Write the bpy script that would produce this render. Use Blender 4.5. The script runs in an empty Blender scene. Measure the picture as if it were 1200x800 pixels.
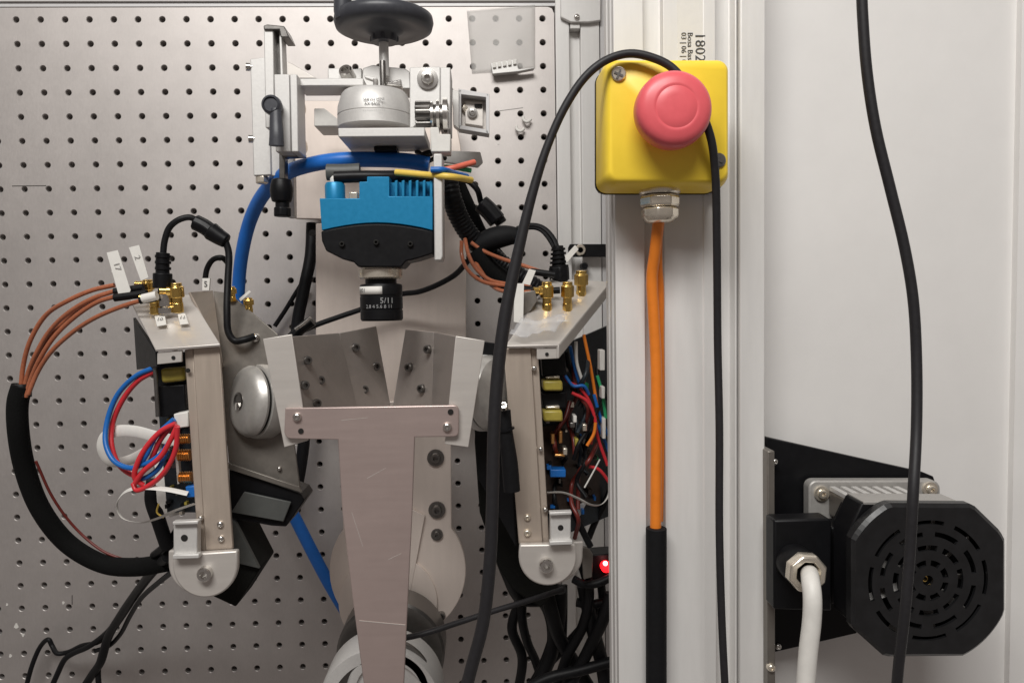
import bpy, bmesh, math, random
from mathutils import Vector, Matrix
random.seed(7)
S = bpy.context.scene
COL = S.collection
# ------------------------------------------------------------------ camera
FPX = 900.0
CP = Vector((0.4806, -0.8365, -0.2997))
CM = (Matrix.Rotation(-0.0375, 3, 'Z') @ Matrix.Rotation(-0.0538, 3, 'X') @ Matrix.Rotation(0.0159, 3, 'Y'))
cam = bpy.data.cameras.new('camera')
cam.sensor_width = 36; cam.lens = 36 * FPX / 1200; cam.clip_start = 0.01; cam.clip_end = 50
camo = bpy.data.objects.new('camera', cam); COL.objects.link(camo)
camo.matrix_world = Matrix.Translation(CP) @ (CM @ Matrix.Rotation(math.radians(90), 3, 'X')).to_4x4()
S.camera = camo
# ------------------------------------------------------------------ light
W = bpy.data.worlds.new('World'); S.world = W; W.use_nodes = True
bg = W.node_tree.nodes['Background']
bg.inputs[0].default_value = (1.0, 0.88, 0.82, 1); bg.inputs[1].default_value = 0.16
def area(name, loc, target, sx, sy, power, col):
    l = bpy.data.lights.new(name, 'AREA'); l.shape = 'RECTANGLE'; l.size = sx; l.size_y = sy
    l.energy = power; l.color = col
    o = bpy.data.objects.new(name, l); COL.objects.link(o); o.location = loc
    o.rotation_euler = (Vector(target) - Vector(loc)).to_track_quat('-Z', 'Y').to_euler()
    return o
area('ceiling_lamp', (0.24, -1.42, 0.83), (0.48, -0.35, -0.30), 1.05, 0.42, 27.5, (1.0, 0.985, 0.955))
S.view_settings.view_transform = 'Standard'; S.view_settings.look = 'None'
S.view_settings.exposure = 0.0; S.view_settings.gamma = 1.0

# ------------------------------------------------------------------ helpers
def P(x, y, d):
    """point that stands d metres in front of the perforated board"""
    v = CM @ Vector(((x - 600) / FPX, 1.0, (400 - y) / FPX))
    return CP + v * ((-d - CP.y) / v.y)
def SZ(n, d): return n * (-CP.y - d) / FPX
WL = {}
def tag(o, label=None, cat=None, group=None, kind=None):
    if label: o['label'] = label
    if cat: o['category'] = cat
    if group: o['group'] = group
    if kind: o['kind'] = kind
    return o
def thing(name, label, cat, loc, group=None):
    o = bpy.data.objects.new(name, None); COL.objects.link(o); o.location = loc; o.empty_display_size = .01
    WL[o.name] = Vector(loc)
    return tag(o, label, cat, group)
def frame(axis):
    z = Vector(axis).normalized()
    up = Vector((0, 0, 1)) if abs(z.z) < .9 else Vector((0, 1, 0))
    x = up.cross(z).normalized(); return x, z.cross(x), z
class MB:
    def __init__(s): s.bm = bmesh.new()
    def face(s, vs):
        try: return s.bm.faces.new(vs)
        except ValueError: return None
    def extr(s, pts, vec):
        pts = [Vector(p) for p in pts]; vec = Vector(vec)
        a = [s.bm.verts.new(p) for p in pts]; b = [s.bm.verts.new(p + vec) for p in pts]
        s.face(a); s.face(b[::-1])
        for i in range(len(a)):
            j = (i + 1) % len(a); s.face((a[j], a[i], b[i], b[j]))
        return s
    def prism(s, pp, d, t):               # outline at distance d, runs back by t
        return s.extr([P(x, y, d) for x, y in pp], (0, t, 0))
    def slab(s, pp, t):                   # outline with a distance of its own per corner
        q = [P(*p) for p in pp]
        n = Vector((0, 0, 0))
        for i in range(len(q)): n += q[i].cross(q[(i + 1) % len(q)])
        n.normalize()
        if n.dot(q[0] - CP) < 0: n = -n
        return s.extr(q, n * t)
    def box(s, a, b):
        x0, y0, z0 = a; x1, y1, z1 = b
        return s.extr([(x0, y0, z0), (x1, y0, z0), (x1, y0, z1), (x0, y0, z1)], (0, y1 - y0, 0))
    def obox(s, c, size, rot):            # rot: Matrix 3x3
        hx, hy, hz = [k / 2 for k in size]
        return s.extr([Vector(c) + rot @ Vector(v) for v in ((-hx, -hy, -hz), (hx, -hy, -hz), (hx, -hy, hz), (-hx, -hy, hz))],
                      rot @ Vector((0, 2 * hy, 0)))
    def lathe(s, c, axis, prof, n=32, rot=0.0, fn=None):   # prof (radius, height)
        x, y, z = frame(axis); c = Vector(c); rings = []
        for k, (r, h) in enumerate(prof):
            if r <= 1e-7: rings.append([s.bm.verts.new(c + z * h)]); continue
            ring = []
            for i in range(n):
                t = rot + 2 * math.pi * i / n
                rr = r * (fn(k, i) if fn else 1)
                ring.append(s.bm.verts.new(c + z * h + (x * math.cos(t) + y * math.sin(t)) * rr))
            rings.append(ring)
        for a, b in zip(rings, rings[1:]):
            if len(a) == 1 and len(b) == 1: continue
            for i in range(n):
                j = (i + 1) % n
                if len(a) == 1: s.face((a[0], b[j], b[i]))
                elif len(b) == 1: s.face((a[i], a[j], b[0]))
                else: s.face((a[i], a[j], b[j], b[i]))
        for r_, f in ((rings[0], 1), (rings[-1], 0)):
            if len(r_) > 1: s.face(r_[::-1] if f else r_)
        return s
    def tube(s, pts, r, n=12, sub=6, flat=None, rfn=None, close=True, roll=0.0, px=True):
        """pts (x, y, d); r in photo pixels at the first point (px) or metres"""
        q = [P(*p) for p in pts] if px else [Vector(p) for p in pts]
        if px: r = SZ(r, pts[0][2])
        path = []
        if len(q) == 2: path = [q[0].lerp(q[1], k / 4) for k in range(5)]
        else:
            e = [q[0] * 2 - q[1]] + q + [q[-1] * 2 - q[-2]]
            for i in range(1, len(e) - 2):
                a, b, c, d = e[i - 1], e[i], e[i + 1], e[i + 2]
                t0 = (b - a).length ** .5; t1 = (c - b).length ** .5; t2 = (d - c).length ** .5
                m1 = (c - b) + ((b - a) / t0 - (c - a) / (t0 + t1)) * t1
                m2 = (c - b) + ((d - c) / t2 - (d - b) / (t1 + t2)) * t1
                for k in range(sub):
                    u = k / sub
                    path.append(b * (2 * u**3 - 3 * u**2 + 1) + m1 * (u**3 - 2 * u**2 + u) + c * (-2 * u**3 + 3 * u**2) + m2 * (u**3 - u**2))
            path.append(q[-1])
        L = [0.0]
        for a, b in zip(path, path[1:]): L.append(L[-1] + (b - a).length)
        nrm = None; rings = []
        for i, p in enumerate(path):
            t = (path[min(i + 1, len(path) - 1)] - path[max(i - 1, 0)]).normalized()
            if nrm is None:
                nrm = Vector((0, -1, 0)) - t * t.dot(Vector((0, -1, 0)))
                if nrm.length < .1: nrm = Vector((1, 0, 0)) - t * t.x
                nrm.normalize(); nrm = Matrix.Rotation(roll, 3, t) @ nrm
            nrm = (nrm - t * t.dot(nrm)).normalized(); bn = t.cross(nrm)
            rr = r * (rfn(L[i], L[-1]) if rfn else 1)
            fa, fb = flat or (1, 1)
            rings.append([s.bm.verts.new(p + (nrm * math.cos(w) * fa + bn * math.sin(w) * fb) * rr)
                          for w in [2 * math.pi * k / n for k in range(n)]])
        for a, b in zip(rings, rings[1:]):
            for i in range(n): s.face((a[i], a[(i + 1) % n], b[(i + 1) % n], b[i]))
        if close: s.face(rings[0][::-1]); s.face(rings[-1])
        return s
    def build(s, name, m, parent=None, bevel=0.0, sharp=35, seg=2):
        bm = s.bm
        bmesh.ops.recalc_face_normals(bm, faces=bm.faces)
        c = Vector((0, 0, 0))
        for v in bm.verts: c += v.co
        c /= max(1, len(bm.verts))
        for v in bm.verts: v.co -= c
        me = bpy.data.meshes.new(name); bm.to_mesh(me); bm.free()
        me.materials.append(m)
        me.polygons.foreach_set('use_smooth', [True] * len(me.polygons))
        me.set_sharp_from_angle(angle=math.radians(sharp))
        o = bpy.data.objects.new(name, me); COL.objects.link(o)
        pw = Vector((0, 0, 0))
        if parent: o.parent = parent; pw = WL[parent.name]
        o.location = c - pw; WL[o.name] = c
        if bevel:
            b = o.modifiers.new('bevel', 'BEVEL'); b.width = bevel; b.segments = seg; b.limit_method = 'ANGLE'
            b.angle_limit = math.radians(40)
        return o
def rrect(x0, y0, x1, y1, r, n=5):
    out = []
    for cx, cy, a0 in ((x0 + r, y0 + r, 180), (x1 - r, y0 + r, 270), (x1 - r, y1 - r, 0), (x0 + r, y1 - r, 90)):
        for k in range(n + 1):
            a = math.radians(a0 + 90 * k / n); out.append((cx + r * math.cos(a), cy + r * math.sin(a)))
    return out
def arc(cx, cy, r, a0, a1, n=16):
    return [(cx + r * math.cos(math.radians(a0 + (a1 - a0) * k / n)), cy + r * math.sin(math.radians(a0 + (a1 - a0) * k / n))) for k in range(n + 1)]

# ------------------------------------------------------------------ materials
def mat(name, col, rough=.5, metal=0.0, var=.06, scale=60, stretch=(1, 1, 1), bump=.0, rvar=.08, spec=.5, coat=0.0,
        speck=0.0, trans=0.0, alpha=1.0, emit=None, es=0):
    m = bpy.data.materials.new(name); m.use_nodes = True
    N = m.node_tree.nodes; Lk = m.node_tree.links; b = N['Principled BSDF']
    b.inputs['Metallic'].default_value = metal; b.inputs['Roughness'].default_value = rough
    b.inputs['Specular IOR Level'].default_value = spec; b.inputs['Coat Weight'].default_value = coat
    b.inputs['Transmission Weight'].default_value = trans; b.inputs['Alpha'].default_value = alpha
    tc = N.new('ShaderNodeTexCoord'); mp = N.new('ShaderNodeMapping'); mp.inputs['Scale'].default_value = stretch
    Lk.new(tc.outputs['Object'], mp.inputs['Vector'])
    ns = N.new('ShaderNodeTexNoise'); ns.inputs['Scale'].default_value = scale; ns.inputs['Detail'].default_value = 6
    ns.inputs['Roughness'].default_value = .6
    Lk.new(mp.outputs[0], ns.inputs['Vector'])
    rp = N.new('ShaderNodeMapRange'); rp.inputs['From Min'].default_value = .3; rp.inputs['From Max'].default_value = .7
    rp.inputs['To Min'].default_value = 1 - var; rp.inputs['To Max'].default_value = 1 + var
    Lk.new(ns.outputs['Fac'], rp.inputs['Value'])
    mx = N.new('ShaderNodeVectorMath'); mx.operation = 'SCALE'; mx.inputs[0].default_value = col
    Lk.new(rp.outputs[0], mx.inputs['Scale'])
    last = mx.outputs[0]
    if speck:
        n2 = N.new('ShaderNodeTexNoise'); n2.inputs['Scale'].default_value = 9; n2.inputs['Detail'].default_value = 8
        n2.inputs['Roughness'].default_value = .75
        Lk.new(tc.outputs['Object'], n2.inputs['Vector'])
        r2 = N.new('ShaderNodeMapRange'); r2.inputs['From Min'].default_value = .35; r2.inputs['From Max'].default_value = .65
        r2.inputs['To Min'].default_value = 1 - speck; r2.inputs['To Max'].default_value = 1 + speck * .6
        Lk.new(n2.outputs['Fac'], r2.inputs['Value'])
        m2 = N.new('ShaderNodeVectorMath'); m2.operation = 'SCALE'
        Lk.new(last, m2.inputs[0]); Lk.new(r2.outputs[0], m2.inputs['Scale']); last = m2.outputs[0]
    Lk.new(last, b.inputs['Base Color'])
    rr = N.new('ShaderNodeMapRange'); rr.inputs['To Min'].default_value = max(.02, rough - rvar); rr.inputs['To Max'].default_value = min(1, rough + rvar)
    Lk.new(ns.outputs['Fac'], rr.inputs['Value']); Lk.new(rr.outputs[0], b.inputs['Roughness'])
    if bump:
        bp = N.new('ShaderNodeBump'); bp.inputs['Strength'].default_value = bump; bp.inputs['Distance'].default_value = .0005
        Lk.new(ns.outputs['Fac'], bp.inputs['Height']); Lk.new(bp.outputs[0], b.inputs['Normal'])
    if emit:
        b.inputs['Emission Color'].default_value = (*emit, 1); b.inputs['Emission Strength'].default_value = es
    return m
M = {}
M['board'] = mat('satin steel board', (.54, .505, .485), .54, .72, .035, 900, (1, 1, .25), .05, .06, speck=.08)
M['alu'] = mat('anodised aluminium', (.74, .725, .705), .45, .12, .02, 300, (1, 1, .1), .02, speck=.03)
M['alu_groove'] = mat('anodised aluminium groove', (.60, .59, .59), .5, .2, .02, 300, (1, 1, .1), .02)
M['panel'] = mat('white painted panel', (.76, .742, .722), .55, 0, .014, 25, bump=.02, speck=.028)
M['sheet'] = mat('brushed sheet aluminium', (.64, .60, .56), .42, .45, .03, 240, (.12, 1, 1), .05, .08, speck=.05)
M['sheet_tan'] = mat('dull tan aluminium channel', (.52, .44, .37), .45, .45, .06, 220, (1, 1, .1), .04, speck=.06)
M['sheet_rose'] = mat('brushed aluminium with rosy cast', (.56, .45, .42), .38, .65, .02, 260, (.1, 1, 1), .05, speck=.06)
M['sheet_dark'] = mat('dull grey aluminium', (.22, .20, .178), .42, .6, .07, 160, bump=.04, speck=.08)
M['spine'] = mat('satin spine plate', (.76, .665, .60), .42, .3, .025, 200, (1, 1, .12), .03, speck=.04)
M['joint'] = mat('silver joint casting', (.58, .56, .53), .38, .6, .05, 300, bump=.06, speck=.04)
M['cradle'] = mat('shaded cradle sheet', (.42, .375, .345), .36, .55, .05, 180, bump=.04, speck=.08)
M['fan_black'] = mat('satin black fan cover', (.011, .011, .012), .36, 0, .25, 120, bump=.12, spec=.5, speck=.15)
M['cast_grey'] = mat('grey die cast aluminium', (.42, .405, .385), .5, .4, .06, 400, bump=.1)
M['cast'] = mat('bead blasted aluminium', (.66, .645, .625), .48, .35, .04, 500, bump=.06, speck=.03)
M['steel'] = mat('bright steel', (.72, .70, .67), .22, 1, .04, 300)
M['steel_dark'] = mat('dark steel', (.20, .19, .18), .35, .9, .06, 300)
M['nickel'] = mat('nickel plating', (.82, .75, .64), .26, .8, .04, 200)
M['gold'] = mat('gold plating', (.83, .56, .17), .24, 1, .06, 300)
M['copper'] = mat('copper wire', (.85, .45, .16), .3, 1, .08, 300)
M['black'] = mat('black plastic', (.006, .006, .007), .42, 0, .15, 250, bump=.05, spec=.22)
M['black_matt'] = mat('matt black', (.006, .006, .007), .7, 0, .2, 300, bump=.1, spec=.22)
M['black_cable'] = mat('black cable jacket', (.007, .007, .008), .48, 0, .2, 400, bump=.08, spec=.22)
M['braid'] = mat('black braided sleeve', (.006, .006, .006), .85, 0, .5, 1500, bump=.9, spec=.12)
M['grey_cable'] = mat('dark grey cable jacket', (.019, .018, .020), .5, 0, .12, 400, bump=.06, spec=.35)
M['foam'] = mat('black foam', (.007, .007, .006), .85, 0, .25, 700, bump=.4, spec=.22)
M['grey_plastic'] = mat('dark grey plastic', (.075, .078, .074), .5, 0, .08, 200)
M['knob'] = mat('charcoal knob plastic', (.05, .052, .062), .4, 0, .1, 300, bump=.08)
M['yellow'] = mat('yellow enclosure plastic', (1.0, .71, .055), .42, 0, .02, 120, bump=.02, speck=.02)
M['cream'] = mat('pale grey enclosure plastic', (.55, .52, .45), .5, 0, .03, 120)
M['red'] = mat('faded red button plastic', (.79, .125, .145), .36, 0, .03, 200, speck=.04, bump=.02)
M['orange'] = mat('orange cable jacket', (.80, .22, .02), .42, 0, .06, 150, bump=.04)
M['coax'] = mat('copper brown coax', (.36, .115, .055), .34, 0, .15, 500, coat=.3, bump=.1)
M['blue_cam'] = mat('blue anodised housing', (.008, .22, .44), .38, .25, .04, 300, bump=.04)
M['hose'] = mat('blue hose', (.012, .15, .56), .42, 0, .08, 120, bump=.06)
M['white'] = mat('white plastic', (.72, .70, .66), .5, 0, .04, 200)
M['paper'] = mat('white paper label', (.74, .72, .68), .7, 0, .03, 200)
M['ink'] = mat('dark print', (.06, .06, .06), .7, 0, .05, 200)
M['ink_faint'] = mat('faint pencil', (.36, .35, .34), .7, 0, .05, 200)
M['ink_white'] = mat('white print', (.6, .6, .6), .6, 0, .05, 200)
M['pcb'] = mat('dark circuit board', (.012, .018, .024), .45, 0, .4, 300, bump=.1)
M['pcb_brown'] = mat('brown circuit board', (.035, .022, .016), .5, 0, .4, 260, bump=.1)
M['amber'] = mat('yellow film capacitor', (.36, .29, .05), .4, 0, .12, 200)
M['fan_grey'] = mat('grey fan plastic', (.22, .21, .20), .5, 0, .1, 200)
M['w_blue'] = mat('blue wire', (.01, .13, .45), .38, 0, .05, 200)
M['w_red'] = mat('red wire', (.62, .03, .04), .38, 0, .05, 200)
M['w_green'] = mat('green wire', (.03, .36, .14), .4, 0, .05, 200)
M['w_yellow'] = mat('yellow wire', (.78, .55, .10), .4, 0, .05, 200)
M['w_salmon'] = mat('salmon wire', (.72, .16, .10), .4, 0, .05, 200)
M['clear'] = mat('clear polythene', (.76, .74, .71), .35, 0, .03, 60, alpha=.30, bump=.05)
M['film'] = mat('thin clear film', (.7, .7, .72), .2, 0, .03, 60, alpha=.28, bump=.1)
M['led_core'] = mat('hot led core', (.9, .5, .5), .4, 0, .02, 100, emit=(1, .45, .45), es=9)
M['dark_red'] = mat('dark red cable', (.14, .02, .015), .4, 0, .05, 200)
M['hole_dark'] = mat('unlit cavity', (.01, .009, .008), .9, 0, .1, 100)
M['wall'] = mat('off white wall', (.72, .71, .68), .6, 0, .01, 30)
M['led'] = mat('red glowing led', (.8, .02, .02), .4, 0, .02, 100, emit=(1, .008, .012), es=3.2)

# ---- shared screw meshes
def screw_mesh(name, kind):
    b = MB()
    if kind == 'socket':
        b.lathe((0, 0, 0), (0, -1, 0), [(1, -.9), (1, .75), (.86, .95), (.52, .95), (.50, .1), (0, .1)], 20)
    elif kind == 'button':
        b.lathe((0, 0, 0), (0, -1, 0), [(1, -.9), (1, .1), (.85, .42), (.6, .6), (.40, .64), (.36, .2), (0, .2)], 20)
    elif kind == 'washer':
        b.lathe((0, 0, 0), (0, -1, 0), [(1, -.5), (1, .14), (.62, .16), (.58, .5), (.5, .62), (.28, .64), (.26, .2), (0, .2)], 24)
    elif kind == 'hole':
        b.lathe((0, 0, 0), (0, -1, 0), [(1, -.5), (1, .06), (.9, .07), (0, .07)], 16)
    bm = b.bm; bmesh.ops.recalc_face_normals(bm, faces=bm.faces)
    me = bpy.data.meshes.new(name); bm.to_mesh(me); bm.free()
    me.polygons.foreach_set('use_smooth', [True] * len(me.polygons)); me.set_sharp_from_angle(angle=.6)
    return me
SM = {}
for k in ('socket', 'button', 'washer', 'hole'):
    for mk in ('steel', 'steel_dark', 'nickel', 'hole_dark'):
        me = screw_mesh('screw', k); me.materials.append(M[mk]); SM[k, mk] = me
def screw(parent, x, y, d, r, kind='button', m='steel', normal=(0, -1, 0), name=None):
    o = bpy.data.objects.new(name or ('drilled_hole' if kind == 'hole' else 'screw'), SM[kind, m]); COL.objects.link(o)
    o.parent = parent; o.location = P(x, y, d) - WL[parent.name]
    o.scale = [SZ(r, d)] * 3
    o.rotation_euler = Vector((0, -1, 0)).rotation_difference(Vector(normal)).to_euler()
    return o
def text(body, name, m, parent, c, size, right=(1, 0, 0), up=(0, 0, 1), align='CENTER'):
    cu = bpy.data.curves.new('txt', 'FONT'); cu.body = body; cu.size = size; cu.align_x = align; cu.align_y = 'CENTER'
    cu.extrude = .00005; cu.resolution_u = 2
    t = bpy.data.objects.new('txt', cu); COL.objects.link(t)
    dg = bpy.context.evaluated_depsgraph_get(); me = bpy.data.meshes.new_from_object(t.evaluated_get(dg))
    bpy.data.objects.remove(t); me.materials.clear(); me.materials.append(m)
    o = bpy.data.objects.new(name, me); COL.objects.link(o)
    r = Vector(right).normalized(); u = Vector(up).normalized(); n = r.cross(u)
    mt = Matrix((r, u, n)).transposed().to_4x4(); mt.translation = Vector(c) - WL[parent.name]
    o.parent = parent; o.matrix_local = mt; WL[o.name] = Vector(c)
    return o
def solo(name, m, pts, r, label, cat, group=None, **k):
    o = MB().tube(pts, r, **k).build(name, M[m]); return tag(o, label, cat, group)

# ================================================================== SETTING
# wall far behind
tag(MB().box((-1.0, .10, -1.6), (2.4, .14, .8)).build('wall', M['wall']), kind='structure')
# white door panel on the right with its soft vertical fold
a = P(893, 400, .335).x; zt, zb = .45, -1.25
pl = MB(); x1 = P(1170, 400, .335).x
pl.extr([(a, -.335, zb), (x1, -.335, zb), (x1 + .03, -.3342, zb), (x1 + .09, -.3342, zb), (x1 + .09, -.325, zb), (a, -.325, zb)], (0, 0, zt - zb))
pn = pl.build('wall_panel', M['panel'], bevel=.0003); tag(pn, kind='structure')
x2 = P(1197, 60, .34).x
pl = MB(); pl.extr([(x2, -.34, zb), (x2 + .5, -.40, zb), (x2 + .5, -.39, zb), (x2, -.332, zb)], (0, 0, zt - zb))
tag(pl.build('wall_panel', M['panel']), kind='structure')

# ================================================================== BOARD
def breadboard():
    t = thing('perforated_board', 'large silver perforated metal board with rows of drilled holes behind everything', 'metal board', (.2, 0, -.4))
    b = MB().bm; pitch = .025
    m = MB(); bm = m.bm
    c0, c1, r0, r1 = -4, 22, 0, 33; hp = pitch / 2
    H = .0030; n = 16; cache = {}
    def V(x, y, z):
        k = (round(x, 6), round(y, 6), round(z, 6))
        if k not in cache: cache[k] = bm.verts.new((x, y, z))
        return cache[k]
    sq = []
    for k in range(n):
        a = 2 * math.pi * k / n; c, s_ = math.cos(a), math.sin(a); f = 1 / max(abs(c), abs(s_)); sq.append((c * f, s_ * f, c, s_))
    for ci in range(c0, c1 + 1):
        for ri in range(r0, r1 + 1):
            x, z = ci * pitch, -ri * pitch
            if ci == c1 and ri == r0: pass
            O = [V(x + q[0] * hp * .9999, 0, z + q[1] * hp * .9999) if False else V(x + q[0] * hp, 0, z + q[1] * hp) for q in sq]
            if ci == c1 and ri == r0:      # rounded corner of the board
                O = []
                for q in sq:
                    px, pz = q[0] * hp, q[1] * hp; cr = hp * .42
                    if px > cr and pz > cr:
                        L = math.hypot(px - cr, pz - cr); k = (hp - cr) / L; px, pz = cr + (px - cr) * k, cr + (pz - cr) * k
                    O.append(V(x + px, 0, z + pz))
            A = [V(x + q[2] * .0036, 0, z + q[3] * .0036) for q in sq]
            B = [V(x + q[2] * H, .0006, z + q[3] * H) for q in sq]
            C = [V(x + q[2] * H, .0125, z + q[3] * H) for q in sq]
            for k in range(n):
                j = (k + 1) % n
                bm.faces.new((O[k], O[j], A[j], A[k])); bm.faces.new((A[k], A[j], B[j], B[k])); bm.faces.new((B[k], B[j], C[j], C[k]))
    # rims
    be = [e for e in bm.edges if len(e.link_faces) == 1 and e.verts[0].co.y == 0 and e.verts[1].co.y == 0]
    ex = bmesh.ops.extrude_edge_only(bm, edges=be)
    for v in [g for g in ex['geom'] if isinstance(g, bmesh.types.BMVert)]: v.co.y = .0125
    m.build('plate', M['board'], t, sharp=30)
    x0, x1_ = (c0 - .5) * pitch, (c1 + .5) * pitch
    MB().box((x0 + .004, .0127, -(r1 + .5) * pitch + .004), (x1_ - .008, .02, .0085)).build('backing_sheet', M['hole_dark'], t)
    for k, (x, y, w_) in enumerate(((19, 733, 2.4), (12, 768, 1.6), (74, 706, 1.4), (27, 744, 1.5), (232, 690, 1.3), (132, 318, 1.2), (584, 168, 1.1), (8, 708, 1.2))):
        MB().extr([P(x + w_ * math.cos(a) * (1 + .4 * math.sin(a * 3 + k)), y + w_ * 1.3 * math.sin(a), .0004) for a in [i * math.pi / 5 for i in range(10)]], (0, .0006, 0)).build('paint_speck', M['white'], t)
    for q in ([(14, 217.6), (54, 217.2), (54, 218), (14, 218.4)], [(84, 697), (84.8, 697), (84.8, 708), (84, 708)], [(583, 130), (613, 126), (613, 126.6), (583, 130.6)]):
        MB().extr([P(x, y, .0003) for x, y in q], (0, .0005, 0)).build('pencil_mark', M['steel_dark'], t)
    return t
breadboard()

# ================================================================== PROFILES
def extrusion(name, label, prof, z0, z1, m='alu', grooves=()):
    xs = [p[0] for p in prof]
    t = thing(name, label, 'metal profile', (sum(xs) / len(xs), prof[0][1], (z0 + z1) / 2))
    MB().extr([(x, y, z0) for x, y in prof], (0, 0, z1 - z0)).build('profile_body', M[m], t, bevel=.0006)
    return t
# horizontal rail above the board
z = P(300, 5, 0).z
t = thing('top_rail', 'pale horizontal metal rail running along the top edge of the board', 'metal rail', (.2, 0, z))
MB().box((-.15, -.004, z + .0015), (P(650, 0, 0).x, .030, z + .05)).build('rail_body', M['alu'], t, bevel=.0008)
MB().box((-.15, -.001, z - .0030), (P(652, 0, 0).x, .02, z + .0013)).build('lower_lip', M['alu_groove'], t, bevel=.0004)
# upright behind
X = lambda x, d, y=200: P(x, y, d).x
xa, xb, xc, xd = X(653, .004), X(669, .004), X(682, .004), X(704, .004)
t = thing('rear_upright', 'slotted aluminium upright between the perforated board and the thick column', 'metal profile', (xb, 0, -.3))
MB().extr([(x, y, -1.1) for x, y in ((xa, -.004), (xb, -.004), (xb, .006), (xc, .006), (xc, -.004), (xd, -.004), (xd, .03), (xa, .03))], (0, 0, 1.12)).build('profile_body', M['alu'], t, bevel=.0008)
MB().prism([(657, -12), (704, -12), (704, 24), (690, 26), (669, 26), (657, 20)], .010, .005).build('corner_plate', M['alu'], t, bevel=.0008)
b = MB(); b.prism([(668, 24), (680, 24), (680, 34), (668, 34)], .006, .010).build('end_stop', M['cast'], t, bevel=.0008)
screw(t, 676, 20, .011, 3.4, 'button')
xs = X(707, .004); MB().box((xd + .001, -.003, -1.1), (xd + .035, .03, .03)).build('side_strip', M['alu_groove'], t)
# black strap with an eyelet
t = thing('black_strap', 'short black strap with a steel eyelet crossing the slotted upright', 'strap', P(690, 293, .02))
MB().prism([(668, 286), (712, 286), (712, 301), (672, 301), (666, 296), (666, 290)], .02, .004).build('strap_body', M['black'], t, bevel=.0006)
MB().lathe(P(680, 293, .021), (0, -1, 0), [(.003, -.001), (.003, .002), (.0052, .002), (.0062, 0), (.0062, -.001)], 24).build('eyelet', M['nickel'], t)
t = thing('round_bumper', 'small round black bumper on the slotted upright below the strap', 'bumper', P(684, 312, .01))
MB().lathe(P(684, 312, .01), (0, -1, 0), [(.004, -.004), (.004, .006), (.003, .008), (0, .008)], 20).build('bumper_body', M['black'], t)

# main column
D0 = .370
def cx(x, d=D0): return P(x, 400, d).x
t = thing('main_column', 'thick pale aluminium column carrying the yellow emergency stop box', 'metal column', (cx(790), -D0, -.3))
g = .0065
def stepped(xs):   # (x0,x1,depth)
    return xs
pro = [(cx(722), -D0), (cx(756), -D0), (cx(757), -D0 + g), (cx(778), -D0 + g), (cx(779), -D0), (cx(824), -D0), (cx(824.6), -D0 - .0006),
       (cx(838.5), -D0 - .0006), (cx(840), -D0 + .010), (cx(861), -D0 + .010), (cx(864), -D0 + .004), (cx(866), -D0 + .004), (cx(866), -.334), (cx(722), -.334),
       (cx(722), -D0 + .027), (cx(722) + .0025, -D0 + .0268), (cx(722) + .0025, -D0 + .0212), (cx(722), -D0 + .021),
       (cx(722), -D0 + .013), (cx(722) + .0025, -D0 + .0128), (cx(722) + .0025, -D0 + .0072), (cx(722), -D0 + .007)]
MB().extr([(x, y, -1.2) for x, y in pro], (0, 0, 1.6)).build('column_body', M['alu'], t, bevel=.0005)
# sticker on the column (square code omitted)
q = [P(793, -8, D0 + .0003), P(833, -8, D0 + .0003), P(836, 90, D0 + .0003), P(795, 90, D0 + .0003)]
st = MB().extr(q, (0, .0002, 0)).build('sticker', M['paper'], t)
dn = (0, 0, -1)
text('180260', 'printed_number', M['ink'], st, P(820, 38, D0 + .0006), .0088, right=dn, up=(1, 0, 0), align='LEFT')
text('Bosa Basnd', 'printed_line', M['ink'], st, P(808.5, 38, D0 + .0006), .0046, right=dn, up=(1, 0, 0), align='LEFT')
text('03 | 06 | 0', 'printed_line', M['ink'], st, P(801, 38, D0 + .0006), .0044, right=dn, up=(1, 0, 0), align='LEFT')
# second slim profile
t = thing('side_profile', 'slim pale aluminium profile between the thick column and the white panel', 'metal profile', (cx(880), -D0, -.3))
MB().box((cx(867.5), -.3695, -1.2), (cx(897), -.336, .4)).build('profile_body', M['alu'], t, bevel=.0009)

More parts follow.
